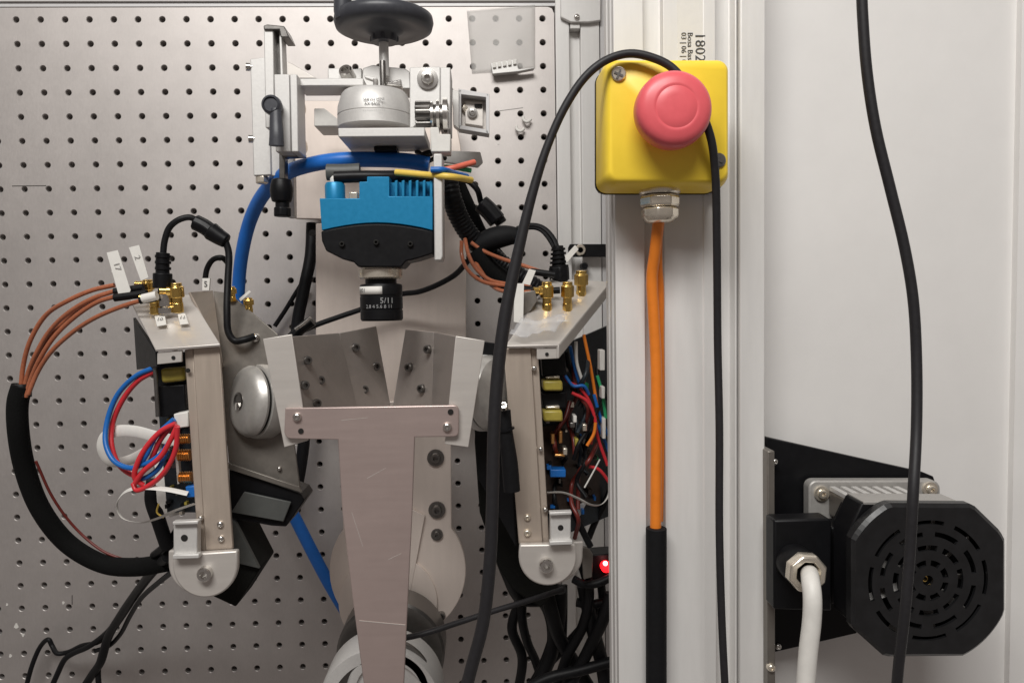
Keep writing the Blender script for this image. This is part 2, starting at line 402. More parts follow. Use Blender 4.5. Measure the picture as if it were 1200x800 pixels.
# ================================================================== EMERGENCY STOP
def estop():
    t = thing('emergency_stop_box', 'yellow box with a large red mushroom button on the aluminium column', 'emergency stop', P(780, 150, .335))
    def ring(d, ins): return [(x, y) for x, y in rrect(710 + ins, 70 + ins, 853 - ins, 216 - ins, 13 - ins * .5, 6)]
    cen = (781, 144)
    # depths: world outline must taper only slightly, so work in metres at the front plane
    def W(ins, d, r=13):
        base = [P(x, y, .415) for x, y in rrect(709, 66, 858, 217, r, 6)]
        c = sum(base, Vector()) / len(base); out = []
        for p in base:
            v = p - c; k = 1 - ins / max(abs(v.x), abs(v.z)); out.append(Vector((c.x + v.x * k, -d, c.z + v.z * k)))
        return out
    def loft(layers, name, m, bevel=0):
        b = MB(); R_ = [[b.bm.verts.new(p) for p in L] for L in layers]; n = len(R_[0])
        for a_, b_ in zip(R_, R_[1:]):
            for i in range(n): b.face((a_[i], a_[(i + 1) % n], b_[(i + 1) % n], b_[i]))
        b.face(R_[0]); b.face(R_[-1][::-1]); return b.build(name, M[m], t, bevel=bevel, sharp=50)
    loft([W(.0012, .3703), W(.0012, .3802)], 'back_shell', 'cream', .0005)
    loft([W(-.0006, .3804), W(-.0006, .3830)], 'gasket', 'black')
    loft([W(-.0002, .3832), W(-.0002, .4040), W(.0006, .4095), W(.0018, .4130), W(.0034, .4146)], 'cover', 'yellow')
    base = MB()
    base.prism([(702, 98), (709, 90), (709, 218), (846, 218), (842, 224), (703, 224)], .3795, .009).build('rear_bracket', M['black'], t, bevel=.0006)
    for sx, sy in ((725, 87), (842, 188)):
        s_ = MB().lathe(P(sx, sy, .4150), (0, -1, 0), [(.0040, -.003), (.0040, .0006), (.0034, .0012), (0, .0013)], 24).build('cover_screw', M['nickel' if sx < 800 else 'steel_dark'], t)
        c = P(sx, sy, .4165); x_ = Matrix.Rotation(.4, 3, 'Y')
        MB().obox(c, (.0050, .0006, .0011), x_).obox(c + Vector((0, -.0001, 0)), (.0011, .0006, .0050), x_).build('cross_slot', M['steel_dark'], s_)
    k = P(796, 127, .4146)
    MB().lathe(k, (0, -1, 0), [(.0150, 0), (.0150, .004), (.0110, .0045), (.0110, .012)], 40).build('button_collar', M['yellow'], t)
    R0 = SZ(45.5, .438)
    c = P(793, 125, .438); c.y = -.4146
    bt = MB().lathe(c, (0, -1, 0), [(R0 * .62, .008), (R0 * .95, .0085), (R0 * .99, .0105), (R0, .0140), (R0 * .99, .0175), (R0 * .955, .0200), (R0 * .88, .0218),
                                    (R0 * .76, .0229), (R0 * .62, .0236), (R0 * .56, .0238), (R0 * .545, .02365), (R0 * .53, .02365), (R0 * .51, .0239), (R0 * .3, .0243), (0, .0245)], 72).build('mushroom_button', M['red'], t, sharp=60)
    # gland
    gc = P(773, 218, .396)
    gl = thing('x', None, None, gc); bpy.data.objects.remove(gl)
    u = SZ(1, .396)
    cg = MB().lathe(gc, (0, 0, -1), [(23 * u, 1 * u), (24 * u, 3 * u), (24 * u, 8 * u), (22 * u, 10 * u), (16 * u, 10 * u)], 40).build('gland_flange', M['nickel'], t)
    MB().lathe(gc, (0, 0, -1), [(15 * u, 10 * u), (21 * u, 11 * u), (23 * u, 13 * u), (23 * u, 23 * u), (21 * u, 25 * u), (15 * u, 25 * u)], 6, rot=.15).build('hex_nut', M['nickel'], cg, bevel=.0007)
    MB().lathe(gc, (0, 0, -1), [(16 * u, 25 * u), (22 * u, 26.5 * u), (22 * u, 35 * u), (19 * u, 40 * u), (14 * u, 43 * u), (8 * u, 43 * u)], 8, rot=.3).build('dome_nut', M['nickel'], cg, bevel=.0007)
    return t
estop()
t = thing('orange_cable', 'orange cable hanging from the yellow box, black sleeve on its lower end', 'cable', P(768, 400, .35))
MB().tube([(772, 258, .396), (770, 275, .391), (767, 300, .386), (764, 325, .382), (766, 370, .3795), (769, 430, .378), (769, 520, .378), (768.5, 600, .378), (768, 640, .378)], 7.0, n=14).build('cable_core', M['orange'], t)
MB().tube([(772.5, 262, .393), (772, 280, .386), (772, 310, .378), (774, 340, .373), (774, 390, .3705), (774.5, 440, .3695), (774.5, 520, .3695), (773, 610, .3695)], 4.5, n=10).build('cable_core', M['orange'], t)
MB().tube([(769, 618, .379), (769, 700, .379), (769, 830, .379)], 12.5, n=20).build('rubber_sleeve', M['black_matt'], t, bevel=.0005)
t = thing('draped_grey_cable', 'dark grey cable looping over the yellow box behind the red button', 'cable', P(640, 200, .43))
MB().tube([(851, 830, .40), (846, 730, .40), (843, 620, .40), (843, 500, .40), (841, 400, .40), (840, 280, .41), (838, 200, .420), (832, 158, .4255), (812, 112, .4235), (788, 80, .422),
           (765, 68, .421), (738, 63, .42), (712, 70, .42), (688, 88, .42), (664, 122, .42), (642, 170, .42), (623, 230, .42), (604, 310, .42), (592, 370, .42),
           (584, 430, .42), (579, 500, .42), (577, 590, .42), (574, 660, .42), (566, 730, .42), (553, 780, .42), (540, 830, .42)], 4.7, n=12,
          rfn=lambda s_, L: 1 + .55 * max(0, min(1, (s_ / L - .60) / .12))).build('cable_core', M['grey_cable'], t)
solo('hanging_cable', 'grey_cable', [(1009, -30, .46), (1011, 20, .46), (1016, 85, .46), (1026, 150, .46), (1043, 220, .46), (1060, 290, .46), (1070, 350, .46), (1074, 420, .46), (1074, 500, .465),
     (1070, 580, .475), (1066, 650, .475), (1060, 720, .475), (1053, 780, .47), (1049, 830, .465)], 6.2, 'dark grey cable hanging in front of the white panel and the fan', 'cable')

# ================================================================== MOTOR WITH FAN
def motor():
    t = thing('fan_motor', 'black octagonal motor with a vented fan cover, bolted to a black plate', 'motor', P(1050, 670, .35))
    MB().prism([(898, 512), (1000, 535), (1082, 553), (1094, 558), (1098, 570), (1098, 600), (1060, 700), (1003, 742), (960, 752), (898, 766)], .352, .005).build('mounting_plate', M['black'], t, bevel=.0006)
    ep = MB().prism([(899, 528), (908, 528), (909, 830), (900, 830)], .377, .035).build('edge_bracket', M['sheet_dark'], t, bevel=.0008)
    screw(t, 908, 541, .358, 4, 'button', 'steel'); screw(t, 904, 782, .378, 5, 'button', 'nickel'); screw(t, 912, 757, .358, 4, 'button', 'steel')
    jb = MB().prism([(907, 609), (972, 607), (975, 612), (975, 716), (907, 714)], .392, .014).build('terminal_box', M['black'], t, bevel=.0014)
    P_back = lambda x, y: (566 + (x - 566) * .953, 352 + (y - 352) * .953, .366)
    fl = MB().prism(rrect(948, 563, 1102, 640, 9), .364, .009).build('flange', M['cast_grey'], t, bevel=.001)
    for x, y in ((963, 578), (1090, 573)): screw(t, x, y, .365, 9, 'washer', 'nickel')
    b = MB(); b.prism(rrect(990, 583, 1084, 616, 5), .386, .022).build('gearbox_top', M['sheet_dark'], t, bevel=.0012)
    MB().prism([(974, 617), (1084, 617), (1084, 708), (974, 708)], .384, .020).build('gearbox_body', M['black'], t, bevel=.0015)
    for i, (x0, x1_) in enumerate([(992 + 13 * q, 0) for q in range(7)]):
        MB().slab([(x0, 580, .387), (x0 + 7, 580, .387), (P_back(x0 + 7, 580)), (P_back(x0, 580))], .003).build('cooling_fin', M['cast'], t, bevel=.0004)
    # stator, black
    octo = lambda s_, c=(1088.5, 679.5): [(c[0] + (x - 1088.5) * s_, c[1] + (y - 679.5) * s_) for x, y in
            ((1016, 591), (1140, 592), (1177, 628), (1177, 727), (1143, 767), (1038, 768), (1000, 734), (1000, 625))]
    F = [P(x, y, .420) for x, y in octo(1)]
    C = sum(F, Vector()) / 8
    sc = lambda k, d: [Vector((C.x + (p.x - C.x) * k, -d, C.z + (p.z - C.z) * k)) for p in F]
    MB().extr(sc(.975, .4125), (0, .020, 0)).build('stator_block', M['black'], t, bevel=.001)
    tp_ = sc(.975, .4125); MB().extr([tp_[0] + Vector((.001, 0, -.001)), tp_[1] + Vector((-.001, 0, -.001)), tp_[1] + Vector((-.001, 0, .0008)), tp_[0] + Vector((.001, 0, .0008))], (0, .020, 0)).build('stator_top', M['cast_grey'], t, bevel=.0003)
    MB().extr(sc(.86, .3922), (0, .012, 0)).build('stator_neck', M['black'], t, bevel=.001)
    # cover shell with real slots
    b = MB(); bm = b.bm; R_ = [.0, .006, .0085, .0112, .0132, .0160, .0185, .0215, .0240, .0270, .0290]
    n = 96; off = P(1088, 682, .42) ; off.y = 0
    # half-size along a ray of the octagon
    def octr(th):
        d = Vector((math.cos(th), math.sin(th))); best = 9
        for i in range(8):
            p = F[i] - C; q = F[(i + 1) % 8] - C; p = Vector((p.x, p.z)); q = Vector((q.x, q.z)); e = q - p; nn = Vector((e.y, -e.x)).normalized()
            if nn.dot(p) < 0: nn = -nn
            k = nn.dot(d)
            if k > 1e-6: best = min(best, nn.dot(p) / k)
        return min(best, .0492)
    ths = sorted(set([2 * math.pi * i / n for i in range(n)]))
    grid = []
    rr_out = [octr(th) for th in ths]
    Rk = [.0030, .0085, .0118, .0172, .0203, .0252, .0280, .0322, .0345]
    for r in Rk: grid.append([bm.verts.new((C.x + r * math.cos(th), -.420, C.z + r * math.sin(th))) for th in ths])
    grid.append([bm.verts.new((C.x + (ro - .0016) * math.cos(th), -.420, C.z + (ro - .0016) * math.sin(th))) for th, ro in zip(ths, rr_out)])
    grid.append([bm.verts.new((C.x + ro * math.cos(th), -.4185, C.z + ro * math.sin(th))) for th, ro in zip(ths, rr_out)])
    grid.append([bm.verts.new((C.x + ro * math.cos(th), -.4132, C.z + ro * math.sin(th))) for th, ro in zip(ths, rr_out)])
    for k in range(len(grid) - 1):
        for i in range(n):
            th = ths[i] + math.pi / n; slot = False
            if k in (1, 3, 5, 7):      # slots interrupted by spokes
                per = math.pi / 4; ph = (th + (.35 if k in (3, 7) else 0)) % per; slot = .12 < ph < per - .12
            if not slot: bm.faces.new((grid[k][i], grid[k][(i + 1) % n], grid[k + 1][(i + 1) % n], grid[k + 1][i]))
    cv = b.build('fan_cover', M['fan_black'], t, sharp=12)
    cv.data.polygons.foreach_set('use_smooth', [False] * len(cv.data.polygons))
    so = cv.modifiers.new('solid', 'SOLIDIFY'); so.thickness = .0018; so.offset = 0
    MB().lathe((C.x, -.4128, C.z), (0, -1, 0), [(.0018, 0), (.0018, .0050), (.0012, .0050), (.0012, .0030), (0, .0030)], 20).build('shaft_end', M['gold'], t)
    fan = MB().lathe((C.x, -.4127, C.z), (0, -1, 0), [(.0125, 0), (.0125, .004), (.006, .0043), (0, .0043)], 32).build('fan_hub', M['black'], t)
    for i in range(9):
        a_ = 2 * math.pi * i / 9; rot = Matrix.Rotation(-a_, 3, 'Y') @ Matrix.Rotation(.7, 3, 'X')
        MB().obox(Vector((C.x, -.4155, C.z)) + Matrix.Rotation(-a_, 3, 'Y') @ Vector((.0235, 0, 0)), (.022, .0008, .005), rot).build('fan_blade', M['fan_grey'], fan)
    for i in range(4):
        a_ = math.pi / 4 + i * math.pi / 2
        MB().lathe((C.x + .0375 * math.cos(a_), -.4202, C.z + .0375 * math.sin(a_)), (0, -1, 0), [(.0013, -.002), (.0013, .0004), (0, .0005)], 12).build('cover_screw', M['steel_dark'], t)
    # gland on the terminal box
    ax = (0, -1, 0)
    g1 = P(948, 673, .414); g1.y = -.392
    gl = MB().lathe(g1, ax, [(.0108, -.001), (.0108, .010), (.0098, .012), (.0098, .014)], 28).build('gland_collar', M['black'], t)
    u = .0115
    b = MB(); b.lathe(g1, ax, [(u * .9, .0135), (u, .0145), (u, .0205), (u * .93, .022), (u * .66, .0224), (u * .60, .019), (u * .60, .014)], 8, rot=.3); b.build('gland_nut', M['nickel'], gl, bevel=.0006)
    MB().lathe(g1, ax, [(u * .6, .0125), (u * .6, .0165), (0, .0165)], 24).build('gland_seal', M['black'], gl)
    return t
motor()
solo('white_cable', 'white', [(948, 671, .402), (949, 673, .414), (950, 681, .424), (952, 698, .429), (951.5, 725, .430), (947, 765, .430), (942, 830, .43)], 10.4,
     'thick white cable bending down out of the nut beside the motor', 'cable', n=18)

# ================================================================== CENTRE COLUMN OF THE RIG
t = thing('mounting_spine', 'grey metal spine plate ending in round lobes behind the instrument arms', 'metal plate', P(460, 480, .06))
MB().prism([(344, 118), (530, 118), (540, 172), (545, 260), (345, 256)], .045, .010).build('upper_plate', M['spine'], t, bevel=.0008)
o = MB().prism([(370, 262), (546, 258), (546, 470), (370, 470)], .062, .012).build('middle_plate', M['spine'], t, bevel=.0008)
screw(t, 366, 273, .047, 4, 'hole', 'hole_dark')
lob = [(399, 470), (528, 470), (529, 600)] + arc(466, 668, 80, -38, 60, 14) + [(505, 728)] + [(424, 728)] + arc(466, 668, 80, 125, 217, 14)
lp = MB().prism(lob, .110, .008).build('lobed_plate', M['spine'], t, bevel=.0008)
MB().prism([(470, 590), (498, 604), (480, 700), (440, 700)], .1135, .003).build('gusset_step', M['spine'], t, bevel=.0005)
MB().lathe(P(455, 705, .1105), (0, -1, 0), [(SZ(58, .11), -.002), (SZ(58, .11), .0022), (SZ(56, .11), .0026), (0, .0026)], 64).build('round_boss', M['spine'], t)
for x, y, r in ((510.5, 536, 10), (512, 597, 10), (512, 626, 7)): screw(t, x, y, .1115, r, 'washer', 'steel_dark')
screw(t, 517, 721, .112, 5, 'socket', 'steel_dark')
t = thing('round_flange', 'round silver rotary flange with a dark ring at the bottom centre', 'flange', P(452, 800, .2))
u = SZ(1, .16)
MB().lathe(P(462, 750, .125), (0, -1, 0), [(64 * SZ(1, .15), -.005), (64 * SZ(1, .15), .028), (61 * SZ(1, .15), .030), (0, .030)], 64).build('motor_can', M['steel_dark'], t)
u = SZ(1, .215)
fb = MB().lathe(P(452, 801, .175), (0, -1, 0), [(74 * u, 0), (74 * u, .036), (72 * u, .040), (58 * u, .040), (57 * u, .030), (0, .030)], 72).build('outer_ring', M['cast'], t)
MB().lathe(P(452, 801, .205), (0, -1, 0), [(56.6 * u, -.002), (56.6 * u, .0022), (0, .0022)], 64).build('dark_groove', M['steel_dark'], fb)
MB().lathe(P(457, 803, .203), (0, -1, 0), [(50.5 * u, 0), (50.5 * u, .010), (48.5 * u, .012), (40 * u, .012), (39 * u, .009), (0, .009)], 64).build('inner_disc', M['cast'], fb)

# T plate
t = thing('t_shaped_plate', 'rosy T shaped metal plate hanging below the camera lens', 'metal plate', P(440, 600, .33))
cr = lambda x, y, r, a0: arc(x, y, r, a0, a0 + 90, 4)
tp = [(334, 478)] + [(537 - 6, 474.5)] + cr(532, 480, 5.5, -90)[1:] + cr(532, 506, 5.5, 0) + [(486, 512), (483, 600), (478, 700), (472, 830), (430, 830), (413, 700), (401, 600), (396, 515)] + cr(341, 506, 8, 90)
MB().prism(tp, .336, .003).build('plate_body', M['sheet_rose'], t, bevel=.0006)
screw(t, 348, 488.5, .337, 5.2, 'button', 'steel'); screw(t, 352.5, 505, .3365, 3.2, 'hole', 'hole_dark')
screw(t, 528, 482.5, .3365, 3.4, 'hole', 'hole_dark'); screw(t, 524, 500, .337, 5.4, 'button', 'steel')

MB().prism([(421, 726.5), (475, 731.5), (475, 732.3), (421, 727.3)], .3362, .0004).build('fold_line', M['sheet'], t)
for q in ([(430, 560), (452, 548), (452, 548.5), (430, 560.6)], [(412, 600), (425, 640), (425.4, 640), (412.5, 600)], [(455, 655), (470, 648), (470, 648.5), (455, 655.5)], [(400, 492), (431, 489), (431, 489.4), (400, 492.5)]):
    MB().prism(q, .3361, .0003).build('scratch', M['sheet'], t)

# V shaped cradle
t = thing('v_cradle', 'folded sheet metal cradle opening in a V under the lens', 'bracket', P(440, 430, .3))
def pan(pp, name, m, th=.0018):
    return MB().slab(pp, th).build(name, M[m], t, bevel=.0004)
pan([(308, 397, .332), (342, 391.5, .332), (361, 516, .332), (333, 524, .332)], 'left_wing', 'sheet')
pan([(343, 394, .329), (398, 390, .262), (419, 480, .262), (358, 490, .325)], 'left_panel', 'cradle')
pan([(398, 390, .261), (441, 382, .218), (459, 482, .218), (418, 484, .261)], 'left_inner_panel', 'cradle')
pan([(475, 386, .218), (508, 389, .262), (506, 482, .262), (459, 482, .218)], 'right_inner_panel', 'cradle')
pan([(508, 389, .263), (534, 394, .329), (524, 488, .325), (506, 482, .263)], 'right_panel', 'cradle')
pan([(534, 393.5, .332), (568, 399, .332), (549, 524, .332), (521, 520, .332)], 'right_wing', 'sheet')
for x, y, d, nn in ((360, 422, .318, (.6, -1, 0)), (375, 445, .302, (.6, -1, 0)), (357, 451, .325, (.6, -1, 0)), (371, 472, .312, (.6, -1, 0)),
                    (416, 407, .248, (.6, -1, 0)), (440, 429, .226, (.6, -1, 0)), (426, 456, .244, (.6, -1, 0)),
                    (502, 409, .258, (-.6, -1, 0)), (480, 430, .234, (-.6, -1, 0)), (494.5, 455, .250, (-.6, -1, 0))):
    screw(t, x, y, d, 5, 'socket', 'steel_dark', nn)

# ================================================================== BLUE CAMERA
def blue_camera():
    t = thing('blue_camera', 'bright blue machine vision camera with finned top and lens pointing down', 'camera', P(445, 260, .25))
    D = .285; TH = .034
    top = [(374.5, 232.5), (421, 232.5), (421, 213), (430, 213), (430, 207), (456, 207), (456, 230), (507, 230), (507, 270)] + [(507 - 12.9 * k, 269.5 - 8.5 * math.sin(math.pi * k / 10)) for k in range(1, 10)] + [(377, 270)]
    MB().prism(top, D, TH).build('blue_housing', M['blue_cam'], t, bevel=.0005)
    for k in range(6):
        x = 462.5 + k * 8.2
        MB().prism([(x, 212), (x + 3.2, 211), (x + 3.2, 230.5), (x, 230.5)], D, TH).build('cooling_fin', M['blue_cam'], t, bevel=.0003)
    MB().prism([(456, 214), (507, 213), (507, 231), (456, 231)], D - .012, .018).build('fin_web', M['blue_cam'], t)
    c = P(393, 232, D - .016); u = SZ(1, D - .016)
    rc = MB().lathe(c, (0, 0, 1), [(11.5 * u, -2 * u), (11.5 * u, 14 * u), (10 * u, 17 * u), (6 * u, 17 * u)], 32).build('round_connector', M['blue_cam'], t)
    MB().lathe(c, (0, 0, 1), [(5.5 * u, 16 * u), (5.5 * u, 22 * u), (3 * u, 25 * u), (0, 25 * u)], 20).build('connector_tip', M['white'], rc)
    MB().prism([(409, 225), (419, 225), (419, 234), (409, 234)], D - .012, .012).build('small_socket', M['nickel'], t, bevel=.0005)
    blk = [(376, 271)] + [(507 - 13.1 * k, 270.5 - 8.5 * math.sin(math.pi * k / 10)) for k in range(9, 0, -1)] + [(507.5, 271), (507.5, 297), (489, 303), (476, 306), (470, 313), (420, 313), (414, 307), (402, 304), (382, 294), (377, 282)]
    MB().prism(blk, D + .0015, TH + .003).build('black_front_housing', M['black'], t, bevel=.001)
    for x in (401, 441, 481): screw(t, x, 286 - (2 if x == 441 else 0), D + .002, 3.2, 'socket', 'hole_dark')
    c = P(446, 311, D - .018); u = SZ(1, D - .018)
    L = lambda prof, n, m, par, n2=40: MB().lathe(c, (0, 0, -1), [(r * u, h * u) for r, h in prof], n2).build(n, M[m], par)
    rg = L([(20, -1), (22, 0), (22, 4), (25.5, 5), (25.5, 14), (23, 16), (18, 16)], 'mount_ring', 'nickel', t)
    ln = L([(18, 15), (18, 21), (23.5, 22), (24.5, 24), (24.5, 34), (24, 34.5), (24, 36), (24.5, 36.5), (24.5, 50), (23.8, 50.5), (23.8, 52), (24.5, 52.5), (24.5, 62), (23, 64), (20, 64), (19, 61), (0, 61)], 'lens_barrel', 'black', t, 56)
    # label wrapped on the barrel and white engraving
    b = MB(); R_ = 24.8 * u; bm = b.bm; rows = []
    for k in range(9):
        a_ = math.radians(-172 + k * 11.5)
        rows.append((bm.verts.new(c + Vector((R_ * math.cos(a_), R_ * math.sin(a_), -24.5 * u))), bm.verts.new(c + Vector((R_ * math.cos(a_), R_ * math.sin(a_), -33.5 * u)))))
    for a_, b_ in zip(rows, rows[1:]): bm.faces.new((a_[0], b_[0], b_[1], a_[1]))
    o = b.build('barrel_label', M['paper'], ln); s = o.modifiers.new('s', 'SOLIDIFY'); s.thickness = .0002
    def wrap(body, a0, hz, size, m, nm):
        o_ = text(body, nm, m, ln, (0, 0, 0), size, align='CENTER')
        o_.matrix_local = Matrix.Identity(4); o_.location = (0, 0, 0)
        for v in o_.data.vertices:
            a_ = math.radians(a0) + v.co.x / R_
            w = c + Vector(((R_ + .0002) * math.cos(a_), (R_ + .0002) * math.sin(a_), -hz * u + v.co.y)) - WL[ln.name]
            v.co = w
    wrap('0001', -143, 29, .0042, M['ink'], 'label_print')
    wrap('5/11', -68, 41, .0058, M['ink_white'], 'lens_engraving')
    wrap('2.8 4 5.6 8 11', -90, 47.5, .0036, M['ink_white'], 'lens_engraving')
    return t
blue_camera()
t = thing('camera_bracket', 'upright pale metal strip on the right side of the blue camera', 'bracket', P(513, 240, .28))
MB().prism([(508, 180), (518, 180), (519, 300), (517, 305), (509, 305)], .290, .032).build('strip', M['cast'], t, bevel=.0008)
MB().prism([(518, 176), (563, 178), (566, 190), (560, 196), (519, 190)], .10, .006).build('rear_tab', M['cast'], t, bevel=.0008)

# ================================================================== TOP ACTUATOR
def actuator():
    t = thing('rotary_mount', 'round grey actuator body under a black hand wheel, with knurled knob and clamp block', 'actuator', P(440, 130, .22))
    D = .20; u = SZ(1, D); c = P(440, 150, D)
    Lz = lambda prof, n, m, par=t, cc=c, n2=64, **k: MB().lathe(cc, (0, 0, 1), [(r * u, h * u) for r, h in prof], n2, **k).build(n, M[m], par)
    Lz([(42.5, -1), (42.5, 11), (41.8, 11.6), (41.8, 12.4), (42.5, 13), (42, 22), (37.5, 36), (35, 39), (32, 39.6), (0, 39.6)], 'actuator_body', 'cast')
    # base plate (seen from below)
    w = SZ(1, .235)
    p0, p1 = P(396, 150, .245), P(498, 160, .245)
    MB().box((p0.x, -.245, p1.z), (p1.x, -.185, p0.z)).build('base_plate', M['cast'], t, bevel=.0008)
    MB().box((p0.x + .022, -.212, p1.z - .004), (p0.x + .040, -.190, p1.z - .0003)).build('underside_stub', M['black'], t, bevel=.0006)
    # yoke on top
    MB().prism([(425, 80), (437, 76), (448, 78), (474, 80), (480, 84), (481, 104), (424, 104)], .190, .030).build('yoke_block', M['cast'], t, bevel=.0008)
    MB().prism([(427, 88), (442, 91), (442, 96), (427, 91)], .205, .006).build('yoke_arm', M['cast'], t, bevel=.0006)
    MB().prism([(453, 96), (470, 93), (471, 101), (453, 100)], .208, .012).build('clamp_piece', M['steel'], t, bevel=.0008)
    MB().prism([(437, 92), (442, 92), (442, 101), (437, 101)], .208, .008).build('clamp_piece', M['steel'], t, bevel=.0005)
    MB().lathe(P(449, 102, .203), (0, 0, 1), [(3.4 * u, 0), (3.4 * u, 28 * u), (3.2 * u, 29 * u), (0, 29 * u)], 20).build('yoke_pin', M['steel_dark'], t)
    MB().lathe(P(450.5, 90, .197), (0, 0, 1), [(5.6 * u, 0), (5.6 * u, 45 * u)], 24).build('spindle', M['cast'], t)
    # body print
    lb = MB().prism([(424, 112), (455, 112), (455, 133), (424, 133)], D + 43.1 * u, .0004)
    bm = lb.bm
    for v in bm.verts:                                       # wrap the label on the drum
        dx = v.co.x - c.x; v.co.y = c.y - math.sqrt(max(0, (42.9 * u) ** 2 - dx * dx)) - (.0002 if v.co.y < -.2437 else 0)
    bm.free()
    for body, y, sz in (('SERVO MINI', 116.5, .0031), ('AX-BASE 1', 121.5, .0031), ('- - - - - - - - - - - -', 129, .0024)):
        o = text(body, 'printed_line', M['ink'], t, P(438, y, D + 43.2 * u), sz)
    # bearing block on the right
    MB().prism([(480, 79), (516, 78), (516, 122), (484, 150), (480, 150)], .212, .030).build('bearing_block', M['cast'], t, bevel=.0008)
    MB().prism([(516, 79), (528, 79), (528, 152), (516, 152)], .218, .036).build('block_side', M['cast'], t, bevel=.0008)
    screw(t, 501, 92.5, .213, 12, 'washer', 'steel')
    cc = P(487, 134, .225); u2 = SZ(1, .225)
    MB().lathe(cc, (1, 0, 0), [(14 * u2, 0), (15 * u2, 1 * u2), (15 * u2, 17 * u2), (12 * u2, 18 * u2)], 56, fn=lambda k, i: 1 if i % 4 < 2 else .80).build('knurled_knob', M['steel_dark'], t, sharp=25)
    for x0, r, wd in ((504.5, 16, 4.2), (511.5, 18, 4.5), (519, 20, 6)):
        MB().lathe(P(x0, 136, .225), (1, 0, 0), [(r * u2 * .8, 0), (r * u2, .6 * u2), (r * u2, (wd - .6) * u2), (r * u2 * .8, wd * u2)], 40).build('silver_ring', M['steel'], t)
    MB().lathe(P(504, 136, .225), (1, 0, 0), [(13 * u2, 0), (13 * u2, 21 * u2)], 30).build('knob_core', M['steel_dark'], t)
    MB().prism([(504, 149), (514, 149), (515, 157), (528, 157), (528, 178), (505, 178)], .250, .020).build('stop_block', M['white'], t, bevel=.0008)
    MB().box((P(348, 92, .215).x, -.215, P(348, 101, .215).z), (P(426, 92, .215).x, -.185, P(348, 92, .215).z)).build('cross_arm', M['cast'], t, bevel=.0008)
    MB().prism([(384, 80), (401, 80), (401, 93), (384, 93)], .195, .015).build('rear_lug', M['cast'], t, bevel=.0008)
    MB().prism([(400, 82), (424, 80), (424, 95), (400, 95)], .185, .015).build('rear_lug', M['cast'], t, bevel=.0008)
    screw(t, 407, 87, .197, 8, 'socket', 'steel', (-.3, -1, .6))
    MB().prism([(368, 127), (380, 127), (399, 142), (399, 148), (368, 148)], .120, .040).build('lower_lug', M['white'], t, bevel=.0008)
    return t
actuator()
def wheel():
    t = thing('hand_wheel', 'round charcoal hand wheel with a crank grip on top of the actuator', 'hand wheel', P(450, 30, .2))
    u = SZ(1, .215); c = P(450, 27, .197)
    MB().lathe(c, (0, 0, 1), [(9 * u, -23 * u), (15 * u, -23 * u), (16 * u, -15 * u), (24 * u, -10 * u), (40 * u, -9 * u), (50 * u, -10 * u), (56 * u, -7 * u), (58 * u, 0), (57 * u, 6 * u), (52 * u, 9 * u), (30 * u, 10 * u), (0, 12 * u)], 80).build('wheel_body', M['knob'], t, sharp=60)
    for k in range(8):
        a_ = k * math.pi / 4
        MB().lathe(c + Vector((math.cos(a_) * 13.5 * u, math.sin(a_) * 13.5 * u, -22 * u)), (0, 0, 1), [(3.2 * u, 0), (3.2 * u, 6 * u)], 12).build('hub_lobe', M['knob'], t)
    h = P(402, 14, .215)
    MB().lathe(h, (0, 0, 1), [(9 * u, -8 * u), (10.5 * u, 0), (10 * u, 14 * u), (11 * u, 45 * u), (8 * u, 52 * u), (0, 53 * u)], 32).build('crank_grip', M['knob'], t)
    return t
wheel()
